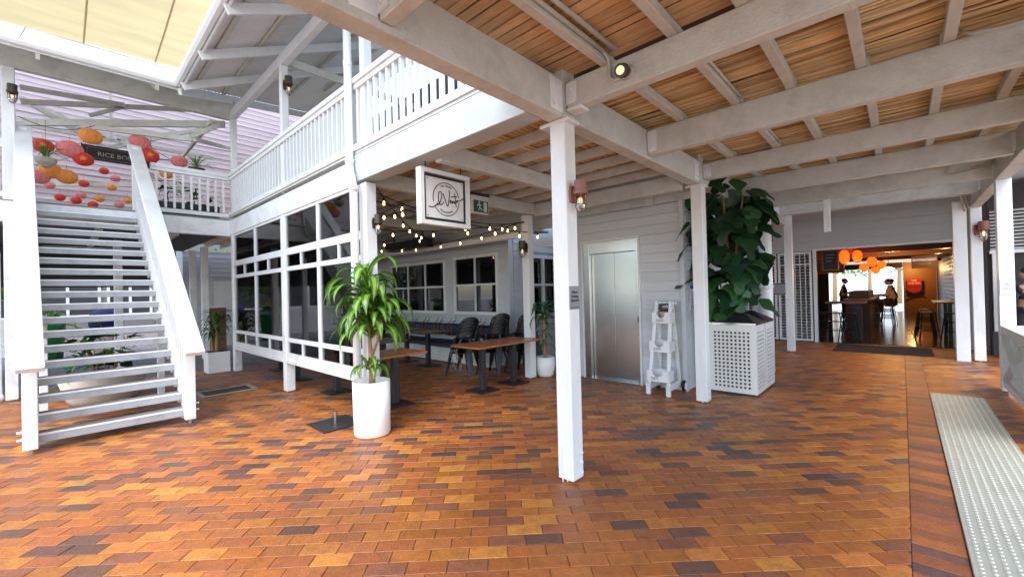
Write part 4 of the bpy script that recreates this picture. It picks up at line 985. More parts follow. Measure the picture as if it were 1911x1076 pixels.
for yy in (2.62, 3.1): MB().cyl((XS - .02, yy, SZ1), (XS - .02, yy, 2.956 if yy < 2.7 else 3.13), 0.006, n=6).build('hanger', BLACK, hs_)
def su(x, y):
    tp = 110 + (x - 85) * 0.25; bt = 840 + (x - 110) * 0.136
    return (XS - .0025, A0 - .025 + (A1 - A0 + .05) * (x - 85) / 567, B1 + .025 - (B1 - B0 + .05) * (y - tp) / (bt - tp))
def stroke(pts, r=0.0055, name='script_stroke', close=False):
    pp = [Vector(su(*p)) for p in pts]; out = []
    for i in range(len(pp) - 1):
        a, b, c, d = pp[max(i - 1, 0)], pp[i], pp[i + 1], pp[min(i + 2, len(pp) - 1)]
        for k in range(5):
            t = k / 5; out.append(0.5 * ((2 * b) + (c - a) * t + (2 * a - 5 * b + 4 * c - d) * t * t + (3 * b - a - 3 * c + d) * t ** 3))
    out.append(pp[-1])
    return MB().tube([tuple(q) for q in out], r, 5).build(name, INK, hs_)
stroke([(140, 638), (165, 645), (200, 646), (228, 628), (252, 600), (262, 585), (252, 606), (262, 614), (284, 590), (308, 520), (319, 450), (306, 411), (287, 412), (272, 450), (270, 520), (280, 585), (300, 614), (325, 600), (346, 570)])
stroke([(258, 562), (259, 566)], 0.006)
stroke([(335, 435), (358, 520), (382, 600), (398, 638), (412, 580), (424, 480), (426, 410), (412, 395)])
stroke([(428, 572), (446, 560), (442, 545), (431, 560), (436, 586), (452, 584), (464, 560), (468, 590), (480, 562), (490, 562), (492, 590), (504, 588), (514, 562)])
stroke([(500, 432), (506, 500), (512, 570), (521, 656)])
stroke([(445, 495), (490, 487), (536, 488)])
stroke([(536, 552), (526, 558), (528, 576), (539, 572), (538, 554), (562, 553), (592, 545), (626, 518)])
cu_, cv_, R_ = (A0 + A1) / 2 + .012, (B0 + B1) / 2 + .0, 0.178
for t0, t1 in ((-152, 2), (14, 195)):
    pts = [(XS - .0025, cu_ + R_ * math.cos(math.radians(a)), cv_ + R_ * math.sin(math.radians(a))) for a in range(t0, t1 + 1, 5)]
    MB().tube(pts, 0.0044, 5).build('ring', INK, hs_)
for word, a0, a1, flip in (('THE WHARF', 118, 62, False), ('MOOLOOLABA', -122, -58, True)):
    for i, chh in enumerate(word):
        if chh == ' ': continue
        a = math.radians(a0 + (a1 - a0) * i / (len(word) - 1)); rr = R_ - 0.034
        rad = Vector((0, math.cos(a), math.sin(a))); up_ = -rad if flip else rad; xd = Vector((0, -math.sin(a), math.cos(a))) * (1 if flip else -1)
        text(chh, 0.03, INK, hs_, frame_mat(Vector((XS - .0032, cu_, cv_)) + rad * rr, xd, up_), 'letter')
# exit sign
ex = thing('exit_sign', 'dark green running man exit sign box behind the hanging sign', 'exit sign', (-4.9, 4.5, 2.9))
MB().box(-4.83, -4.76, 4.28, 4.62, 2.78, 3.06).build('housing', SIGNW, ex, bevel=0.006)
MB().box(-4.758, -4.75, 4.30, 4.60, 2.80, 2.98).build('face', mat('exit_face', (0.03, 0.09, 0.07), rough=.3), ex)
MB().box(-4.84, -4.745, 4.27, 4.63, 3.062, 3.10).build('top_cap', CHAR, ex)
mb = MB(); X_ = -4.748
for a, b in (((4.40, 2.955), (4.40, 2.955)),): mb.cyl((X_, 4.41, 2.955), (X_ + .002, 4.41, 2.955), 0.016, n=10)
for a, b in (((4.40, 2.935), (4.42, 2.88)), ((4.42, 2.88), (4.47, 2.83)), ((4.42, 2.88), (4.39, 2.83)), ((4.40, 2.925), (4.45, 2.905)), ((4.40, 2.925), (4.365, 2.89))): mb.bar((X_, a[0], a[1]), (X_, b[0], b[1]), 0.016, 0.003, (1, 0, 0))
mb.build('running_figure', SIGNW, ex); MB().box(X_, X_ + .002, 4.50, 4.57, 2.815, 2.965).build('door_symbol', SIGNW, ex)
# outdoor heater and speaker under the terrace ceiling
ht = thing('radiant_heater', 'long black radiant heater hung over the bench', 'heater', (-8.6, 5.6, 2.7))
MB().box(-9.4, -7.75, 5.5, 5.75, 2.62, 2.82).build('casing', BLACK, ht, bevel=0.01)
for x in (-9.2, -8.0): MB().box(x, x + .03, 5.61, 5.64, 2.82, 3.12).build('bracket', BLACK, ht)

# ------------------------------------------------------------------ string lights
blb = MB().lathe([(0.006, 0.02), (0.011, 0.0), (0.017, -0.018), (0.017, -0.030), (0.009, -0.042), (0.002, -0.045)], (0, 0, 0), 10).mesh('bulb'); blb.materials.append(BULB)
sck = MB().lathe([(0.006, 0.055), (0.015, 0.045), (0.015, 0.012), (0.008, 0.01)], (0, 0, 0), 8).mesh('socket'); sck.materials.append(CORD)
def string(label, a, b, sag, nb):
    a = Vector(a); b = Vector(b); o = thing('string_lights', label, 'string lights', tuple(a), 'festoon strings over the terrace')
    P = lambda t: a.lerp(b, t) + Vector((0, 0, -4 * sag * t * (1 - t)))
    MB().tube([tuple(P(i / 18)) for i in range(19)], 0.008, 5).build('cord', CORD, o)
    for i in range(nb):
        p = P((i + 0.5 + rnd.uniform(-.15, .15)) / nb); q = p - Vector((0, 0, 0.06))
        inst('socket', sck, o, q); inst('bulb', blb, o, q)
string('black string of bulbs from the kinked pipe post to the table post', (-4.80, 2.7, 2.84), (-4.95, 5.7, 2.80), 0.16, 5)
string('black string of bulbs from the kinked pipe post to the heater', (-4.80, 2.72, 2.9), (-7.6, 5.4, 2.85), 0.12, 6)
string('black string of bulbs running low under the hanging sign', (-4.80, 2.7, 2.74), (-4.9, 6.3, 2.66), 0.10, 6)
string('black string of bulbs behind the right bay of the glass screen', (-7.45, 2.7, 2.86), (-4.95, 5.7, 2.82), 0.18, 6)
string('black string of bulbs behind the far bay of the glass screen', (-10.4, 2.7, 2.86), (-7.5, 5.6, 2.84), 0.15, 6)
string('black string of bulbs along the bench over the heater', (-10.4, 5.4, 2.84), (-5.0, 5.75, 2.84), 0.2, 8)
string('black string of bulbs along the top of the glass screen', (-10.4, 2.85, 2.8), (-5.2, 3.3, 2.84), 0.2, 8)

# ------------------------------------------------------------------ plants
def strap_leaf(L, w, droop, c0, c1, lift=0.7, fold=0.25, cols=None):
    """arching strap leaf from the origin along +X, mid stripe lighter"""
    mb = MB(); n = 9; rows = []
    x = z = 0.0; ang = lift
    for i in range(n + 1):
        t = i / n; ww = w * (0.35 + 1.3 * t if t < 0.35 else (0.80 + 0.2 * math.sin(t * 3)) * max(0.02, (1 - ((t - 0.35) / 0.65) ** 2.4)))
        row = []
        for k, s in enumerate((-1, -0.4, 0.4, 1)):
            mb.v.append((x, s * ww / 2, z + abs(s) * ww * fold)); row.append(len(mb.v) - 1)
        rows.append(row); x += L / n * math.cos(ang); z += L / n * math.sin(ang); ang -= droop / n * (0.5 + 1.0 * t)
    for i in range(n):
        for k in range(3):
            mb.cur = c1 if k == 1 else c0; mb._f((rows[i][k], rows[i][k + 1], rows[i + 1][k + 1], rows[i + 1][k]))
    return mb
def leafmesh(mb, m):
    me = mb.mesh('leaf'); me.materials.append(m)
    for p in me.polygons: p.use_smooth = True
    return me
G0, G1 = (0.05, 0.145, 0.018), (0.20, 0.36, 0.04)
DRA = [leafmesh(strap_leaf(L, w, d, G0, G1, lf_), LEAF) for L, w, d, lf_ in ((0.66, .13, 3.0, 1.0), (0.74, .145, 3.3, .95), (0.56, .13, 2.6, 1.1), (0.76, .15, 3.2, .8), (0.58, .13, 2.9, .7), (0.70, .14, 2.9, 0.6), (0.42, .10, 1.4, 1.3), (0.66, .14, 2.3, .3))]
GD0, GD1 = (0.022, 0.085, 0.016), (0.06, 0.16, 0.025)
DRD = [leafmesh(strap_leaf(L, w, d, GD0, GD1, lf_), LEAF) for L, w, d, lf_ in ((0.45, .06, 2.3, .9), (0.5, .065, 2.7, .8), (0.4, .06, 1.9, 1.0), (0.5, .065, 3.0, .5), (0.36, .05, 2.6, .3))]
def crown(parent, c, n, meshes, s=1.0, zr=0.2, tilt=0.0, r=None):
    for i in range(n):
        t = i / n; a = i * 2.399 + rnd.uniform(-.25, .25)
        inst('leaf', rnd.choice(meshes), parent, (c[0] + .02 * math.cos(a), c[1] + .02 * math.sin(a), c[2] + zr * (t - .5) + rnd.uniform(-.02, .02)), (rnd.uniform(-.15, .15), rnd.uniform(-.2, .25) + tilt, a), s * rnd.uniform(0.75, 1.1))
p_ = thing('potted_dracaena', 'tall green dracaena with arching leaves in a white cylinder pot', 'pot plant', (-4.42, 2.38, 0))
MB().lathe([(0.185, 0.003), (0.197, 0.02), (0.205, 0.6), (0.19, 0.605), (0.185, 0.52), (0.01, 0.52)], (-4.42, 2.38, 0), 40).build('pot', CERAM, p_, smooth=True)
MB().lathe([(0.184, 0.53), (0.05, 0.545), (0.001, 0.545)], (-4.42, 2.38, 0), 20).build('soil', SOIL, p_)
MB().tube([(-4.41, 2.38, 0.5), (-4.41, 2.39, 0.75), (-4.43, 2.38, 0.95), (-4.45, 2.38, 1.2), (-4.46, 2.37, 1.62)], [0.035, 0.04, 0.024, 0.016, 0.014], 10).build('cane', STEM, p_, smooth=True)
MB().tube([(-4.40, 2.39, 0.9), (-4.35, 2.43, 1.05), (-4.345, 2.43, 1.35)], [0.02, 0.015, 0.013], 8).build('cane', STEM, p_, smooth=True)
crown(p_, (-4.46, 2.37, 1.58), 44, DRA, 0.82, 0.4); crown(p_, (-4.36, 2.42, 1.36), 28, DRA, 0.78, 0.3); crown(p_, (-4.42, 2.38, 1.2), 22, DRA[3:6], 0.75, 0.25); crown(p_, (-4.42, 2.36, 0.74), 15, DRA, 0.5, 0.06)
p_ = thing('potted_dracaena', 'leafy dracaena in a white square planter at the far screen post', 'pot plant', (-10.86, 2.28, 0))
MB().box(-11.06, -10.66, 2.08, 2.48, 0.004, 0.44).build('pot', CERAM, p_, bevel=0.006); MB().box(-11.04, -10.68, 2.10, 2.46, 0.40, 0.447).build('soil', SOIL, p_)
MB().tube([(-10.86, 2.28, 0.42), (-10.85, 2.28, 0.8), (-10.86, 2.3, 1.15)], 0.035, 8).build('cane', STEM, p_); MB().tube([(-10.92, 2.22, 0.42), (-10.95, 2.2, 0.75)], 0.03, 8).build('cane', STEM, p_)
crown(p_, (-10.86, 2.3, 1.12), 30, DRD, 0.85, 0.2); crown(p_, (-10.93, 2.24, 0.85), 34, DRD, 0.85, 0.4); crown(p_, (-10.8, 2.3, 0.95), 18, DRD, 0.8, 0.3)
p_ = thing('potted_dracaena', 'dark leafed dracaena in a round white pot beside the lift housing', 'pot plant', (-4.84, 6.05, 0))
MB().lathe([(0.12, 0.003), (0.15, 0.04), (0.185, 0.2), (0.18, 0.36), (0.165, 0.365), (0.16, 0.31), (0.01, 0.31)], (-4.84, 6.05, 0), 28).build('pot', CERAM, p_, smooth=True)
MB().lathe([(0.163, 0.315), (0.001, 0.33)], (-4.84, 6.05, 0), 16).build('soil', SOIL, p_)
MB().tube([(-4.84, 6.05, 0.3), (-4.85, 6.05, 0.7), (-4.84, 6.04, 1.1)], 0.03, 8).build('cane', STEM, p_)
crown(p_, (-4.84, 6.04, 1.12), 46, DRD, 0.95, 0.35); crown(p_, (-4.85, 6.05, 0.7), 22, DRD, 0.62, 0.3)

# fiddle leaf fig
def broad_leaf(L, wd, col, col2):
    mb = MB(); n = 7; rows = []
    for i in range(n + 1):
        t = i / n; ww = wd * (0.45 + 0.25 * math.sin(t * 6.5)) * math.sin(min(PI * (0.06 + 0.93 * t), PI)) ** 0.5 * (0.85 + 0.5 * t)
        z = -0.22 * L * t * t; row = []
        for s in (-1, -0.5, 0, 0.5, 1):
            mb.v.append((L * t, s * ww, z + 0.10 * abs(s) * ww + 0.02 * math.sin(9 * t + 4 * s) * wd)); row.append(len(mb.v) - 1)
        rows.append(row)
    for i in range(n):
        for k in range(4): mb.cur = col if (i + k) % 2 else col2; mb._f((rows[i][k], rows[i][k + 1], rows[i + 1][k + 1], rows[i + 1][k]))
    return mb
FIG = [leafmesh(broad_leaf(L, w, c, d), LEAFD) for L, w, c, d in ((0.36, .24, (0.014, 0.052, 0.016), (0.018, 0.062, 0.019)), (0.30, .22, (0.02, 0.072, 0.02), (0.024, 0.082, 0.023)), (0.40, .26, (0.010, 0.040, 0.014), (0.013, 0.048, 0.016)), (0.26, .19, (0.035, 0.13, 0.03), (0.042, 0.15, 0.034)))]
fg = thing('fiddle_leaf_fig', 'tall dark fiddle leaf fig growing behind the white bins', 'tree', (-2.0, 8.1, 0))
MB().lathe([(0.16, 0.003), (0.2, 0.3), (0.2, 0.42), (0.01, 0.42)], (-2.0, 8.15, 0), 20).build('pot', CHAR, fg)
MB().tube([(-2.0, 8.15, 0.35), (-2.0, 7.9, 0.9), (-1.98, 7.3, 1.5), (-1.97, 7.05, 2.1), (-2.0, 6.95, 3.1)], [0.04, 0.035, 0.03, 0.026, 0.015], 8).build('trunk', STEM, fg, smooth=True)
MB().tube([(-1.98, 7.3, 1.5), (-1.85, 7.1, 2.2), (-1.75, 7.1, 2.95)], [0.025, 0.02, 0.012], 7).build('limb', STEM, fg, smooth=True)
MB().tube([(-1.97, 7.05, 2.1), (-2.2, 6.75, 2.5), (-2.3, 6.65, 2.8)], [0.02, 0.016, 0.01], 7).build('limb', STEM, fg, smooth=True)
k = 0
while k < 165:
    x, y, z = rnd.uniform(-2.42, -1.5), rnd.uniform(6.45, 7.7), rnd.uniform(1.02, 3.22)
    w_ = 0.40 if z > 1.9 else 0.20 + 0.2 * (z - 1.0)
    if abs(x + 2.0) > w_ or abs(y - 7.05) > w_ + .12: continue
    a = math.atan2(y - 7.05, x + 1.95) + rnd.uniform(-.7, .7)
    if x < -2.2: a = rnd.uniform(-1.2, 1.2) - PI / 3
    inst('leaf', FIG[3] if z < 1.75 and rnd.random() < .7 else rnd.choice(FIG[:3]), fg, (x, y, z), (rnd.uniform(-.5, .5), rnd.uniform(.2, 1.3), a), rnd.uniform(0.85, 1.3)); k += 1
# a couple of leaves reaching past the post
for (x, y, z, a) in ((-1.62, 7.0, 3.0, 0.2), (-2.02, 6.35, 3.12, -0.5), (-1.55, 7.1, 2.75, 0.4), (-2.3, 6.38, 2.5, -2.2), (-2.32, 6.4, 2.2, -2.0), (-1.6, 7.2, 1.35, 0.2)): inst('leaf', FIG[0], fg, (x, y, z), (0.5, 0.6, a), 1.0)

# round bowl planter under the flight
bp_ = thing('bowl_planter', 'wide stone bowl planter with dark foliage under the stairs', 'planter', (-9.25, 0.45, 0))
MB().lathe([(0.36, 0.003), (0.42, 0.08), (0.52, 0.42), (0.48, 0.43), (0.45, 0.36), (0.01, 0.36)], (-9.25, 0.45, 0), 32).build('bowl', TERRA, bp_, smooth=True)
MB().lathe([(0.47, 0.37), (0.001, 0.41)], (-9.25, 0.45, 0), 20).build('soil', SOIL, bp_)
for i in range(90):
    a = rnd.uniform(0, 2 * PI); r = rnd.uniform(0.02, 0.42); z = rnd.uniform(0.42, 1.25) * (1 - 0.3 * r)
    inst('leaf', rnd.choice(FIG[1:]) if rnd.random() < .55 else rnd.choice(DRD), bp_, (-9.25 + r * math.cos(a), 0.45 + r * math.sin(a), z), (rnd.uniform(-.4, .4), rnd.uniform(-.6, .6), a), rnd.uniform(0.5, 0.85))
for i in range(7):
    a = i * 0.9; MB().tube([(-9.25 + .1 * math.cos(a), 0.45 + .1 * math.sin(a), 0.38), (-9.25 + .3 * math.cos(a), 0.45 + .3 * math.sin(a), 1.0)], [0.014, 0.007], 5).build('stem', STEM, bp_)

# ------------------------------------------------------------------ bins
def make_bin(x0, x1, y0, y1, label):
    o = thing('litter_bin', label, 'bin', ((x0 + x1) / 2, (y0 + y1) / 2, 0), 'perforated steel bins')
    H = 1.0; t = 0.0035; mg = 0.05; pitch = 0.0555; bw = 0.0265
    def panel(u0, u1, put, nm):
        mb = MB(); n = int((u1 - u0 - 2 * mg) / pitch); m_ = (u1 - u0 - n * pitch + bw) / 2
        put(mb, u0, u0 + m_, 0.03, H); put(mb, u1 - m_, u1, 0.03, H)
        nr = 15; za = 0.03 + 0.07; zt = za + nr * pitch
        put(mb, u0 + m_, u1 - m_, 0.03, za); put(mb, u0 + m_, u1 - m_, zt - bw, H)
        for i in range(1, n): put(mb, u0 + m_ + i * pitch - bw, u0 + m_ + i * pitch, za, zt - bw)
        for j in range(1, nr): put(mb, u0 + m_, u1 - m_, za + j * pitch - bw, za + j * pitch, 0.0004)
        mb.build(nm, BINW, o)
    panel(x0, x1, lambda mb, a, b, c, d, e=0: mb.box(a, b, y0 + e, y0 + t - e, c, d), 'perforated_panel')
    panel(y0 + t + .001, y1, lambda mb, a, b, c, d, e=0: mb.box(x1 - t + e, x1 - e, a, b, c, d), 'perforated_panel')
    MB().box(x0, x0 + t, y0 + t + .001, y1, 0.03, H).build('side_panel', BINW, o); MB().box(x0 + t, x1 - t, y1 - t, y1, 0.03, H).build('side_panel', BINW, o)
    MB().box(x0 + .05, x1 - .05, y0 + .05, y1 - .05, 0.04, 0.97).build('liner', DARK, o)
    MB().box(x0 + .03, x1 - .03, y0 + .03, y1 - .03, 0.0, 0.03).build('plinth', CHAR, o)
    MB().box(x0 - .004, x1 + .004, y0 - .004, y1 + .004, H + .001, H + .035).build('rim', STEEL, o, bevel=0.003)
    cx, cy = (x0 + x1) / 2, (y0 + y1) / 2; b = MB(); b.v = [(x0, y0, H + .036), (x1, y0, H + .036), (x1, y1, H + .036), (x0, y1, H + .036), (cx - .12, cy, H + .17), (cx + .12, cy, H + .17)]
    for q in ((0, 1, 5, 4), (1, 2, 5), (2, 3, 4, 5), (3, 0, 4), (3, 2, 1, 0)): b._f(q)
    b.build('lid', CHAR, o)
make_bin(-2.16, -1.52, 6.62, 7.14, 'white perforated bin with dark sloping lid, front one by the white post')
make_bin(-2.16, -1.52, 7.19, 7.71, 'white perforated bin with dark sloping lid, rear one by the downpipe')

# ------------------------------------------------------------------ magazine stand
sd = thing('magazine_stand', 'white wooden stepped magazine stand on wheels, marked with brush lettering', 'magazine stand', (-2.66, 6.15, 0))
def sl_y(z): return 5.93 + z * 0.20
for sx, sg in ((-2.80, 1), (-2.50, -1)):
    MB().bar((sx, sl_y(0), 0.0), (sx + sg * 0.045, sl_y(1.36), 1.36), 0.05, 0.028, (0, 1, 0)).build('front_leg', W, sd, bevel=0.003)
    MB().bar((sx, 6.36, 0.09), (sx + sg * 0.045, 6.26, 1.34), 0.045, 0.025, (0, 1, 0)).build('rear_leg', W, sd, bevel=0.003)
    MB().bar((sx, sl_y(0) - .02, 0.12), (sx, 6.37, 0.12), 0.025, 0.10).build('skid', W, sd, bevel=0.003)
    MB().bar((sx + sg * .045, sl_y(1.3) - .03, 1.31), (sx + sg * .045, 6.30, 1.31), 0.03, 0.11).build('top_cheek', W, sd, bevel=0.003)
    MB().box(sx - .03 if sg > 0 else sx - .028, sx + .028 if sg > 0 else sx + .03, sl_y(0) - .02, sl_y(0) + .03, 0, 0.15).build('foot', W, sd, bevel=0.003)
MB().cyl((-2.76, 6.22, 1.33), (-2.46, 6.22, 1.33), 0.014, n=10).build('carry_bar', W, sd)
for i, z in enumerate((0.20, 0.62, 1.04)):
    y0 = sl_y(z) - 0.055; xa, xb = -2.82 + 0.032 * z, -2.48 - 0.032 * z; hh = 0.16; xm = (xa + xb) / 2
    cut = [(xa + .07 + (xb - xa - .14) * k / 8, y0, z + hh - 0.085 * math.sin(PI * k / 8) ** 0.45) for k in range(9)]
    MB().prism([(xa, y0, z), (xb, y0, z), (xb, y0, z + hh)] + cut[::-1] + [(xa, y0, z + hh)], (0, 0.012, 0)).build('tray_front', W, sd)
    tr = MB(); tr.box(xa, xb, y0 + .0125, y0 + .20, z, z + .012); tr.box(xa, xa + .012, y0 + .0125, y0 + .2, z + .0125, z + hh); tr.box(xb - .012, xb, y0 + .0125, y0 + .2, z + .0125, z + hh); tr.box(xa + .0125, xb - .0125, y0 + .188, y0 + .2, z + .0125, z + hh); tr.build('tray', W, sd)
    tx = text('salt', 0.085, PLATE, sd, frame_mat((xa + .12, y0 - .003, z + .05), (1, 0, .02), (0, 0, 1)), 'lettering')
mg_ = MB().box(-2.72, -2.54, 6.20, 6.215, 1.07, 1.33).build('magazine', BLACKB, sd); MB().box(-2.715, -2.545, 6.196, 6.1995, 1.075, 1.2).build('cover_photo', mat('cover_skin_tone', (0.55, 0.36, 0.26), rough=.3), mg_)
text('salt', 0.07, SIGNW, sd, frame_mat((-2.625, 6.197, 1.285), (1, 0, 0), (0, 0, 1)), 'cover_title')
for x in (-2.44,):
    wh = MB().cyl((x - .012, 6.38, 0.085), (x + .022, 6.38, 0.085), 0.085, n=24).build('wheel', BLACK, sd)
    MB().cyl((x + .0221, 6.38, 0.085), (x + .026, 6.38, 0.085), 0.055, n=20).build('hub', W, wh)
MB().cyl((-2.86, 6.38, 0.085), (-2.826, 6.38, 0.085), 0.085, n=24).build('wheel', BLACK, sd)

# ------------------------------------------------------------------ small plates, umbrella base
s1 = thing('post_sign', 'small grey plate reading More Seating Upstairs on the near white post', 'sign', (-1.965, 2.86, 1.5))
MB().box(-1.9695, -1.963, 2.79, 2.93, 1.405, 1.595).build('plate', PLATE, s1)
for i, t in enumerate(('More', 'Seating', 'Upstairs')): text(t, 0.034, INK, s1, frame_mat((-1.962, 2.86, 1.545 - i * .033), (0, 1, 0), (0, 0, 1)))
MB().box(-1.9628, -1.9615, 2.80, 2.92, 1.418, 1.424).build('rule_line', INK, s1)
s2 = thing('post_sign', 'small white plate with faint print on the post by the barrier', 'sign', (1.05, 8.87, 1.46))
MB().box(0.985, 1.115, 8.862, 8.874, 1.36, 1.57).build('plate', SIGNW, s2)
for i, w_ in enumerate((.04, .075, .085)): MB().box(1.05 - w_ / 2, 1.05 + w_ / 2, 8.8595, 8.8618, 1.495 - i * .03, 1.505 - i * .03).build('print_line', PLATE, s2)
ub = thing('umbrella_base', 'black steel umbrella base plate with short tube beside the white pot', 'umbrella base', (-5.1, 2.28, 0))
MB().box(-5.36, -4.86, 2.02, 2.52, 0.003, 0.018).build('base_plate', CHAR, ub, bevel=0.004); MB().cyl((-5.11, 2.27, 0.018), (-5.11, 2.27, 0.16), 0.022, n=14).build('tube', STEEL, ub)

# ------------------------------------------------------------------ paper lanterns, noodle bar sign, gallery plants
def lantern_mesh(m, r=1.0, squash=0.85, ribs=14):
    mb = MB(); n = 28; k = 10
    for i in range(k + 1):
        t = PI * (0.06 + 0.88 * i / k)
        for j in range(n):
            a = 2 * PI * j / n; rr = math.sin(t) * r * (1 + (0.03 if j % 2 else -0.03)); mb.v.append((rr * math.cos(a), rr * math.sin(a), math.cos(t) * r * squash))
    for i in range(k):
        for j in range(n): mb._f((i * n + j, i * n + (j + 1) % n, (i + 1) * n + (j + 1) % n, (i + 1) * n + j))
    me = mb.mesh('shade'); me.materials.append(m); return me
LM = {'red': lantern_mesh(P_RED), 'pink': lantern_mesh(P_PINK), 'orange': lantern_mesh(P_ORA)}
rosette = MB()
for i in range(14):
    a = i * 2.4; r = 0.12 + 0.05 * i
    rosette.tube([(0.96, .25 * math.cos(a) * r, .25 * math.sin(a) * r), (1.02, .55 * math.cos(a + .5) * r, .55 * math.sin(a + .5) * r)], [.08, .03], 5)
ros = {k: None for k in LM}
for k, m in (('red', P_ORA), ('pink', P_PINK), ('orange', P_ORA)):
    me = rosette.mesh('paper_flower'); me.materials.append(m); ros[k] = me
def lantern(x, y, z, r, col, label, flower=True):
    o = thing('paper_lantern', label, 'lantern', (x, y, z), 'paper lanterns of the noodle bar')
    inst('shade', LM[col], o, (x, y, z), (rnd.uniform(-.2, .2), rnd.uniform(-.2, .2), rnd.uniform(0, 3)), r)
    if flower: inst('paper_flower', ros[col], o, (x, y, z), (0, 0.1, -0.05), r)
    MB().cyl((x, y, z + r * .8), (x, y, z + r * .8 + 0.1), 0.003, n=4).build('hanging_cord', CORD, o)
for a in ((-11.8, -0.2, 4.53, .15, 'red', 'red paper lantern with flower, over the grass basket'), (-11.8, 0.15, 4.55, .19, 'pink', 'large pink paper lantern left of the black name board'),
          (-11.8, 0.44, 4.87, .18, 'orange', 'large orange paper lantern above the black name board'), (-11.8, 1.18, 4.93, .18, 'pink', 'pink paper lantern right of the black name board'),
          (-11.8, 0.33, 4.39, .155, 'red', 'dark red paper lantern below the black name board'), (-11.8, 1.33, 4.68, .17, 'red', 'red paper lantern tucked under the pink one by the stair head'),
          (-11.8, -0.12, 4.07, .17, 'orange', 'orange paper lantern hanging beside the grass basket'), (-11.8, -0.26, 3.93, .15, 'pink', 'small pink paper lantern at the gallery post'),
          (-11.8, 0.10, 4.0, .16, 'orange', 'plain orange paper lantern lowest of the near group'), (-11.8, 1.84, 4.66, .15, 'pink', 'pink paper lantern behind the spiky rail plant'),
          (-11.8, 1.62, 4.35, .13, 'orange', 'orange paper lantern seen behind the gallery balusters')): lantern(*a)
for i, (y, z, c) in enumerate(((0.01, 4.0, 'red'), (0.27, 3.96, 'red'), (0.16, 3.83, 'pink'), (1.01, 3.96, 'pink'), (1.17, 4.09, 'orange'), (0.4, 4.38, 'red'), (0.88, 4.37, 'orange'), (1.9, 4.6, 'pink'), (0.66, 4.06, 'orange'), (0.55, 3.9, 'red'), (0.95, 4.6, 'pink'), (0.2, 4.5, 'orange'), (-0.15, 4.25, 'pink'), (0.75, 4.75, 'red'), (0.35, 4.1, 'pink'))):
    lantern(-14.2, y, z, 0.095, c, 'small %s paper lantern deep in the boarded room' % c, False)
nb_ = thing('name_board', 'black noodle bar board with raised capital letters', 'sign', (-13, 0.9, 4.8))
MB().box(-13.03, -13.0, 0.33, 1.60, 4.70, 5.02).build('board', BLACKB, nb_); f = MB()
for a, b, c, d in ((0.42, 1.5, 4.735, 4.74), (0.42, 1.5, 4.97, 4.975), (0.42, 0.425, 4.74, 4.97), (1.495, 1.5, 4.74, 4.97)): f.box(-13.0, -12.997, a, b, c, d)
f.build('border_line', PLATE, nb_)
text('RICE BOI', 0.135, mat('dull_letter', (0.42, 0.36, 0.30), rough=.6), nb_, frame_mat((-12.994, 0.85, 4.84), (0, 1, 0), (0, 0, 1)))
for y in (0.4, 1.5): MB().cyl((-13.01, y, 5.02), (-13.01, y, 5.55), 0.005, n=4).build('hanger', CORD, nb_)
GRS = [leafmesh(strap_leaf(L, .02, d, (0.07, 0.16, 0.02), (0.14, 0.24, 0.04), l), LEAF) for L, d, l in ((0.45, 1.6, 1.2), (0.5, 2.2, .9), (0.4, 1.2, 1.4))]
def basket(x, y, z, label, n=46, hang=True):
    o = thing('grass_basket', label, 'hanging plant', (x, y, z), 'grassy gallery plants')
    MB().lathe([(0.05, -0.16), (0.13, -0.08), (0.15, 0), (0.13, 0)], (x, y, z), 16).build('basket', TERRA if hang else BLACKB, o); crown(o, (x, y, z), n, GRS, 0.85, 0.05)
    if hang: MB().cyl((x, y, z), (x, y, z + 0.7), 0.004, n=4).build('hanging_cord', CORD, o)
basket(-11.3, -0.16, 4.18, 'grassy hanging basket beside the gallery post at the stair top')
basket(-10.85, 1.98, 4.32, 'spiky grassy plant on the gallery rail by the corner post', 34, False)
bx = thing('planter_box', 'dark planter box with leafy plants behind the gallery balusters', 'planter', (-11.1, 1.8, 3.27))
MB().box(-11.25, -10.95, 1.25, 2.40, 3.27, 3.58).build('box', BLACKB, bx, bevel=0.005)
for i in range(46): inst('leaf', rnd.choice(FIG + DRD), bx, (-11.1 + rnd.uniform(-.12, .12), rnd.uniform(1.3, 2.35), rnd.uniform(3.58, 4.0)), (rnd.uniform(-.4, .4), rnd.uniform(-.8, .4), rnd.uniform(0, 6.3)), rnd.uniform(.35, .65))
cords = thing('festoon_cord', 'thin dark festoon cords strung between the paper lanterns', 'cord', (-11.8, 0.5, 5.0))
for a, b in (((-11.8, -0.5, 5.0), (-11.8, 0.5, 5.1)), ((-11.8, -0.5, 4.75), (-11.8, 0.3, 4.7)), ((-11.8, -0.5, 4.5), (-11.8, 1.9, 4.75)), ((-11.8, 1.2, 5.0), (-11.8, 2.3, 4.6)), ((-12.4, -0.5, 4.3), (-12.4, 2.0, 4.4)), ((-11.8, 0.4, 4.78), (-11.8, -0.5, 4.62))):
    a = Vector(a); b = Vector(b); MB().tube([tuple(a.lerp(b, i / 8) - Vector((0, 0, .15 * 4 * (i / 8) * (1 - i / 8)))) for i in range(9)], 0.006, 5).build('cord', CORD, cords)

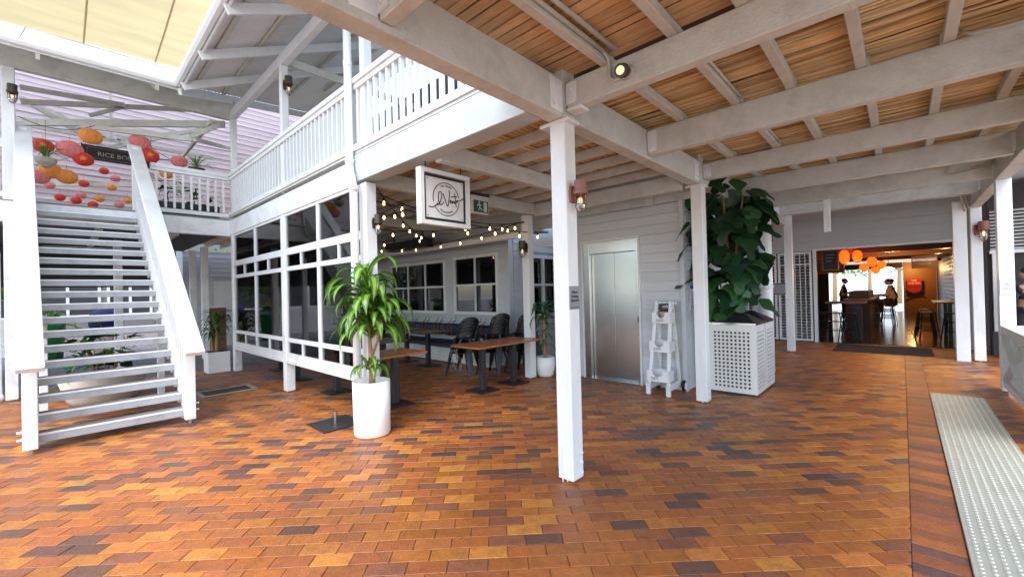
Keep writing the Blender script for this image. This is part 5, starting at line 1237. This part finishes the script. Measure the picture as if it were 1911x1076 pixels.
# ------------------------------------------------------------------ passage furniture
def lit_lantern(x, y, z, r, h, i):
    o = thing('glowing_lantern', 'glowing red orange lantern hung in the dark passage', 'lantern', (x, y, z), 'glowing passage lanterns')
    MB().lathe([(r * math.sqrt(max(.12, 1 - (abs(q) / 8.5) ** 2.6)) * (1 if q % 2 else .93), h / 2 * q / 8) for q in range(8, -9, -1)], (x, y, z), 20).build('shade', L_RED, o)
    for q in (1, -1): MB().lathe([(r * .5, 0), (r * .5, .02)], (x, y, z + q * (h / 2 + .01) - .01), 12).build('rim', BLACK, o)
    MB().cyl((x, y, z + h / 2), (x, y, 2.75), 0.004, n=4).build('hanging_cord', CORD, o)
for i, a in enumerate(((-1.26, 16, 2.36, .125, .40), (-0.97, 16.2, 2.37, .115, .34), (-0.66, 16.6, 2.20, .12, .28), (-0.86, 16.9, 2.04, .12, .2), (-0.46, 17.2, 2.12, .11, .22), (-0.62, 17.8, 1.98, .12, .2))): lit_lantern(*a, i)
pt('lantern_glow', (-1.1, 16.0, 2.05), 5, (1, .22, .04), .12); pt('pendant_glow', (-0.3, 18.2, 1.9), 16, (1, .5, .13), .1); pt('wall_glow', (0.9, 17.0, 2.3), 5, (1, .6, .25), .05); pt('wall_glow', (0.9, 20.0, 2.3), 5, (1, .6, .25), .05); pt('end_fill_light', (0.3, 28.0, 2.2), 16, (1, .6, .2), .1)  # light at the end wall is added, no lamp there; warms the ochre wall
pd = thing('pendant_lamp', 'glowing warm pendant lamp beyond the red lanterns', 'lamp', (-0.33, 18.5, 2.05))
MB().lathe([(0.03, .06), (0.16, 0), (0.02, -.03)], (-0.33, 18.6, 2.02), 16).build('shade', mat('lit_pendant', (1, .8, .4), emit=(1, .66, .25), estr=3), pd); MB().cyl((-0.33, 18.6, 2.08), (-0.33, 18.6, 2.75), 0.006, n=5).build('flex', CORD, pd)
ct = thing('bar_counter', 'long dark bar counter running down the passage', 'bar counter', (-1.2, 19, 0))
MB().box(-1.35, -0.75, 17.0, 24.5, 0.004, 1.02).build('body', DARK, ct); MB().box(-1.42, -0.68, 16.95, 24.55, 1.021, 1.07).build('counter_top', WOODD, ct, bevel=0.004); MB().box(-1.3, -0.8, 17.6, 20.5, 1.071, 1.3).build('screen', CHAR, ct)
hb = thing('high_table', 'dark timber high table inside the passage opening', 'table', (-1.25, 15.3, 0))
MB().box(-1.65, -0.75, 14.95, 15.65, 1.0, 1.05).build('tabletop', WOODD, hb, bevel=0.004)
MB().box(-1.05, -0.85, 15.0, 15.6, 0.006, 0.999).build('slab_leg', DARK, hb); MB().box(-1.6, -1.54, 15.05, 15.55, 0.006, 0.999).build('slab_leg', DARK, hb)
hb2 = thing('high_table', 'dark high table against the ledged wall of the passage', 'table', (0.95, 16.3, 0))
MB().box(0.6, 1.17, 15.6, 17.4, 0.98, 1.02).build('tabletop', WOODD, hb2); 
for y in (15.7, 17.3): MB().box(0.84, 0.92, y - .04, y + .04, 0.006, 0.979).build('leg', BLACK, hb2)
def stool(x, y, label, src=[None]):
    if src[0]: return copy_tree(src[0], (x, y, 0), rnd.uniform(-.3, .3), label)
    o = thing('bar_stool', label, 'stool', (x, y, 0), 'black metal bar stools'); src[0] = o
    MB().box(x - .15, x + .15, y - .15, y + .15, 0.74, 0.765).build('seat', BLACK, o, bevel=0.008)
    for sx in (-1, 1):
        for sy in (-1, 1): MB().tube([(x + sx * .12, y + sy * .12, 0.74), (x + sx * .2, y + sy * .2, 0.006)], 0.014, 6).build('leg', BLACK, o)
    for z, q in ((0.28, .168), (0.52, .143)):
        MB().tube([(x + a * q, y + b * q, z) for a, b in ((-1, -1), (1, -1), (1, 1), (-1, 1), (-1, -1))], 0.009, 5).build('foot_ring', BLACK, o)
    return o
for x, y in ((-1.68, 14.75), (-1.38, 14.62), (-1.1, 14.6)): stool(x, y, 'black metal bar stool at the high table inside the opening')
for x, y in ((0.45, 15.4), (0.42, 16.2), (0.45, 17.0), (0.9, 15.2)): stool(x, y, 'black metal bar stool by the ledged passage wall')
for x, y in ((-0.45, 20.4), (-0.42, 21.4), (-0.45, 22.4)): stool(x, y, 'black metal bar stool along the long bar counter')
fh = thing('fire_hose_reel', 'red fire hose reel with white lettering on the ochre wall', 'fire hose', (0.42, 28.9, 1.3))
MB().cyl((0.42, 28.98, 1.3), (0.42, 28.8, 1.3), 0.28, n=24).build('reel', RED, fh); MB().box(0.16, 0.68, 28.76, 28.798, 1.36, 1.74).build('sign_plate', RED, fh)
for i, t in enumerate(('FIRE', 'HOSE REEL')): text(t, 0.10, SIGNW, fh, frame_mat((0.42, 28.755, 1.62 - i * .12), (1, 0, 0), (0, 0, 1)))
MB().tube([(0.42 + .3 * math.cos(t * .5), 28.85, 0.95 + .1 * math.sin(t * .7)) for t in range(14)], 0.02, 6).build('hose', BLACK, fh)
for (x0, x1, y, z0, z1, lab) in ((0.25, 0.92, 21.0, 2.05, 2.5, 'pale framed board hung above the hose reel'), (-1.68, -1.3, 14.9, 1.95, 2.5, 'black framed chalk board just inside the passage opening'), (-2.3, -1.5, 19.0, 1.95, 2.35, 'dark framed board hung beside the red lanterns')):
    o = thing('framed_board', lab, 'board', ((x0 + x1) / 2, y, z0)); MB().box(x0 + .03, x1 - .03, y, y + .01, z0 + .03, z1 - .03).build('panel', TIMBERB if z0 == 2.05 else BLACKB, o)
    f = MB(); f.box(x0, x1, y - .01, y + .02, z0, z0 + .03); f.box(x0, x1, y - .01, y + .02, z1 - .03, z1); f.box(x0, x0 + .03, y - .01, y + .02, z0 + .03, z1 - .03); f.box(x1 - .03, x1, y - .01, y + .02, z0 + .03, z1 - .03); f.build('frame', TIMBERB, o)
    for k in range(3): MB().box(x0 + .08, x1 - .1 - .03 * k, y - .003, y - .001, z1 - .12 - k * .09, z1 - .10 - k * .09).build('print_line', PLATE, o)
    for xx in (x0 + .05, x1 - .05): MB().cyl((xx, y, z1), (xx, y, 2.75), 0.004, n=4).build('hanger', CORD, o)

# ------------------------------------------------------------------ people (seated drinkers, backlit)
def skin_mesh(name, verts, edges, m, parent, loc, rz):
    me = bpy.data.meshes.new(name); me.from_pydata([v[:3] for v in verts], edges, [])
    o = bpy.data.objects.new(name, me); COL.objects.link(o); me.materials.append(m)
    md = o.modifiers.new('skin', 'SKIN'); md.use_smooth_shade = True
    for i, v in enumerate(verts): me.skin_vertices[0].data[i].radius = (v[3], v[4] if len(v) > 4 else v[3])
    me.skin_vertices[0].data[0].use_root = True
    s = o.modifiers.new('sub', 'SUBSURF'); s.levels = 1; s.render_levels = 2
    o.parent = parent; ORG[o.name] = ORG[parent.name]; return o
def person(loc, rz, label, top, seated=True, seat=0.77):
    o = thing('person', label, 'person', loc); o.rotation_euler = (0, 0, rz); ORG[o.name] = (0, 0, 0)
    hz = seat + 0.10 if seated else 0.95
    kx = 0.42 if seated else 0.03; kz = hz - 0.02 if seated else 0.5; fx = 0.36 if seated else 0.0; fz = hz - 0.45 if seated else 0.06
    V = [(0, 0, hz, .13, .16), (0.02, 0, hz + .22, .11, .15), (0.03, 0, hz + .42, .11, .17), (0.04, 0, hz + .52, .055), (0.06, 0, hz + .60, .055)]
    E = [(0, 1), (1, 2), (2, 3), (3, 4)]
    for s in (-1, 1):
        b = len(V); V += [(0.03, s * .17, hz + .45, .06), (0.10, s * .24, hz + .20, .045), (0.34, s * .16, hz + .22, .036), (0.42, s * .14, hz + .23, .03)]; E += [(2, b), (b, b + 1), (b + 1, b + 2), (b + 2, b + 3)]
        b = len(V); V += [(0.03, s * .10, hz - .04, .095), (kx, s * .13, kz, .065), (fx, s * .13, fz, .045), (fx + .16, s * .14, fz - .04, .04)]; E += [(0, b), (b, b + 1), (b + 1, b + 2), (b + 2, b + 3)]
    body = skin_mesh('body', V, E, SKIN, o, loc, rz)
    cv = [(x, y, z, *[q * 1.09 for q in r]) for x, y, z, *r in V[:3]]; ce = [(0, 1), (1, 2)]
    for s, b in ((-1, 5), (1, 13)):
        n = len(cv); cv += [(*V[b][:3], V[b][3] * 1.15), (*V[b + 1][:3], V[b + 1][3] * 1.2)]; ce += [(2, n), (n, n + 1)]
    skin_mesh('shirt', cv, ce, top, o, loc, rz)
    tv = [(*V[0][:3], .14, .17)]; te = []
    for b in (9, 17):
        n = len(tv); tv += [(*V[b][:3], .105), (*V[b + 1][:3], .075), (*V[b + 2][:3], .055)]; te += [(0, n), (n, n + 1), (n + 1, n + 2)]
    skin_mesh('trousers', tv, te, CLOTH_D, o, loc, rz)
    mb = MB(); n = 14
    hc = (0.08, 0, hz + .72)
    for nm, rx, ry, rz_, dz, m in (('head', .098, .078, .118, 0, SKIN), ('hair', .100, .081, .085, .038, HAIR)):
        q = MB().lathe([(max(.002, math.sin(PI * i / 10)), -math.cos(PI * i / 10)) for i in range(11)], (0, 0, 0), 16)
        q.v = [(hc[0] - (.018 if nm == 'hair' else 0) + x * rx, y * ry, hc[2] + dz + z * rz_) for x, y, z in q.v]; q.build(nm, m, o, smooth=True)
    MB().tube([(hc[0] + .09, 0, hc[2] + .02), (hc[0] + .12, 0, hc[2] - .03), (hc[0] + .09, 0, hc[2] - .04)], [.01, .016, .01], 6).build('nose', SKIN, o)
    return o
person((-0.33, 21.3, 0.0), 3.0, 'person in light shirt seated on a stool at the bar counter', CLOTH_L)
person((-0.28, 22.4, 0.0), 3.3, 'person in dark shirt seated farther along the bar counter', CLOTH_D)
person((-1.9, 23.0, 0.0), 0.2, 'person in dark shirt behind the bar counter', CLOTH_D, False)
person((1.75, 12.3, 0.0), 2.2, 'person in dark clothes standing before the shop front', CLOTH_D, False)

# ------------------------------------------------------------------ far trees and buildings
def tree(x, y, h, r, label, n=1500, col=((0.05, 0.12, 0.02), (0.10, 0.2, 0.03)), group='trees beyond the wharf'):
    o = thing('broadleaf_tree', label, 'tree', (x, y, 0), group)
    MB().tube([(x, y, -.03), (x + .05, y, h * .35), (x, y + .1, h * .7)], [.16, .12, .05], 8).build('trunk', STEM, o, smooth=True)
    for i in range(5):
        a = i * 1.3; MB().tube([(x, y, h * .35 + .1 * i), (x + r * .6 * math.cos(a), y + r * .6 * math.sin(a), h * .6 + .12 * i)], [.06, .02], 6).build('limb', STEM, o)
    mb = MB(); cl = [(rnd.uniform(-.75, .75) * r, rnd.uniform(-.75, .75) * r, h * rnd.uniform(.42, .95), rnd.uniform(.3, .55) * r) for _ in range(16)]
    for i in range(n):
        cx, cy, cz, cr = rnd.choice(cl); d = Vector((rnd.gauss(0, 1), rnd.gauss(0, 1), rnd.gauss(0, .8))).normalized() * cr * rnd.uniform(.5, 1)
        c = Vector((x + cx, y + cy, cz)) + d; u = Vector((rnd.gauss(0, 1), rnd.gauss(0, 1), rnd.gauss(0, 1))).normalized(); v = u.orthogonal().normalized(); s = rnd.uniform(.07, .16)
        mb.cur = tuple(a + (b - a) * rnd.random() for a, b in zip(*col)); mb.poly([c - u * s, c + v * s * .5, c + u * s, c - v * s * .5])
    mb.build('crown', LEAF, o, fix=False)
tree(-3.8, 40, 6, 2.2, 'bright green tree beyond the passage, left of its far opening'); tree(-0.2, 42, 6.5, 2.4, 'yellow green tree beyond the passage, right of its far opening', 1500, ((0.12, 0.18, 0.02), (0.22, 0.28, 0.03))); tree(-2.2, 50, 7, 2.6, 'brownish tree in the middle beyond the passage', 1500, ((0.14, 0.10, 0.05), (0.12, 0.16, 0.05)))
tree(-21.5, -1.6, 4.5, 1.6, 'dark green tree past the gallery left of the stairs'); tree(-23.5, 5.6, 4.2, 1.5, 'small dark tree seen under the gallery behind the stairs')
fb = thing('far_building', 'white far building with wide windows across the yard', 'building', (-27, 0, 0))
solid = MB()
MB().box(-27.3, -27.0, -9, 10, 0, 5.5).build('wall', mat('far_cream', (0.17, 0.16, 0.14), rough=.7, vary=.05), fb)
for k, (y0, y1) in enumerate(((-6.5, -4.2), (-3.6, -1.4), (-0.8, 1.2), (1.5, 3.0), (4.6, 6.6), (7.1, 9.1))):
    w_ = MB().box(-27.0, -26.96, y0, y1, 1.0, 2.5).build('window', DARK, fb); f = MB()
    for yy in (y0, (y0 + y1) / 2, y1): f.box(-26.97, -26.92, yy - .05, yy + .05, .95, 2.55)
    f.box(-26.965, -26.925, y0, y1, 2.5, 2.58); f.box(-26.965, -26.925, y0, y1, .92, 1.0); f.build('window_frame', W, w_)
for k in range(40): MB().box(-26.99, -26.95, 3.1 + k * .035, 3.118 + k * .035, .6, 4.5).build('cladding_rib', GREYD, fb)
lw = thing('low_board_wall', 'low white weatherboard wall across the yard left of the stairs', 'wall', (-19, -2, 0))
for k in range(7): MB().box(-19.02 - .01 * (k % 2), -18.95, -5.5, -0.75, .02 + k * .16, .175 + k * .16).build('weatherboard', W, lw, bevel=.004)
bc = thing('covered_stand', 'round blue cloth covered bundle on a pale plinth in the yard', 'covered stand', (-17.5, 0.9, 0))
MB().box(-17.75, -17.25, 0.65, 1.15, 0.003, 0.75).build('plinth', TERRA, bc, bevel=.01)
MB().lathe([(0.30, .75), (0.36, .85), (0.38, 1.05), (0.33, 1.22), (0.2, 1.33), (0.06, 1.37), (0.06, 1.41), (0.01, 1.42)], (-17.5, 0.9, 0), 20).build('cloth_cover', BLUE, bc, smooth=True)
gc = thing('green_tub', 'bright green plastic tub of plants across the yard', 'tub', (-17.4, -0.25, 0))
MB().lathe([(0.28, .003), (0.34, .9), (0.35, .98), (0.32, .98), (0.3, .9), (0.01, .9)], (-17.4, -0.25, 0), 20).build('tub', GREENP, gc, smooth=True)
for i in range(40): inst('leaf', rnd.choice(DRA), gc, (-17.4 + rnd.uniform(-.2, .2), -0.25 + rnd.uniform(-.2, .2), rnd.uniform(.95, 1.15)), (rnd.uniform(-.4, .4), rnd.uniform(-.8, .2), rnd.uniform(0, 6.3)), rnd.uniform(.5, .9))
bw_ = thing('brick_column', 'dull red brick column under the gallery by the side door', 'column', (-15.2, 2.75, 0))
MB().box(-15.5, -15.0, 2.95, 3.4, 0, 1.3).build('shaft', BRICKW, bw_); MB().box(-15.54, -14.96, 2.91, 3.44, 1.301, 1.36).build('coping', WOLD, bw_)
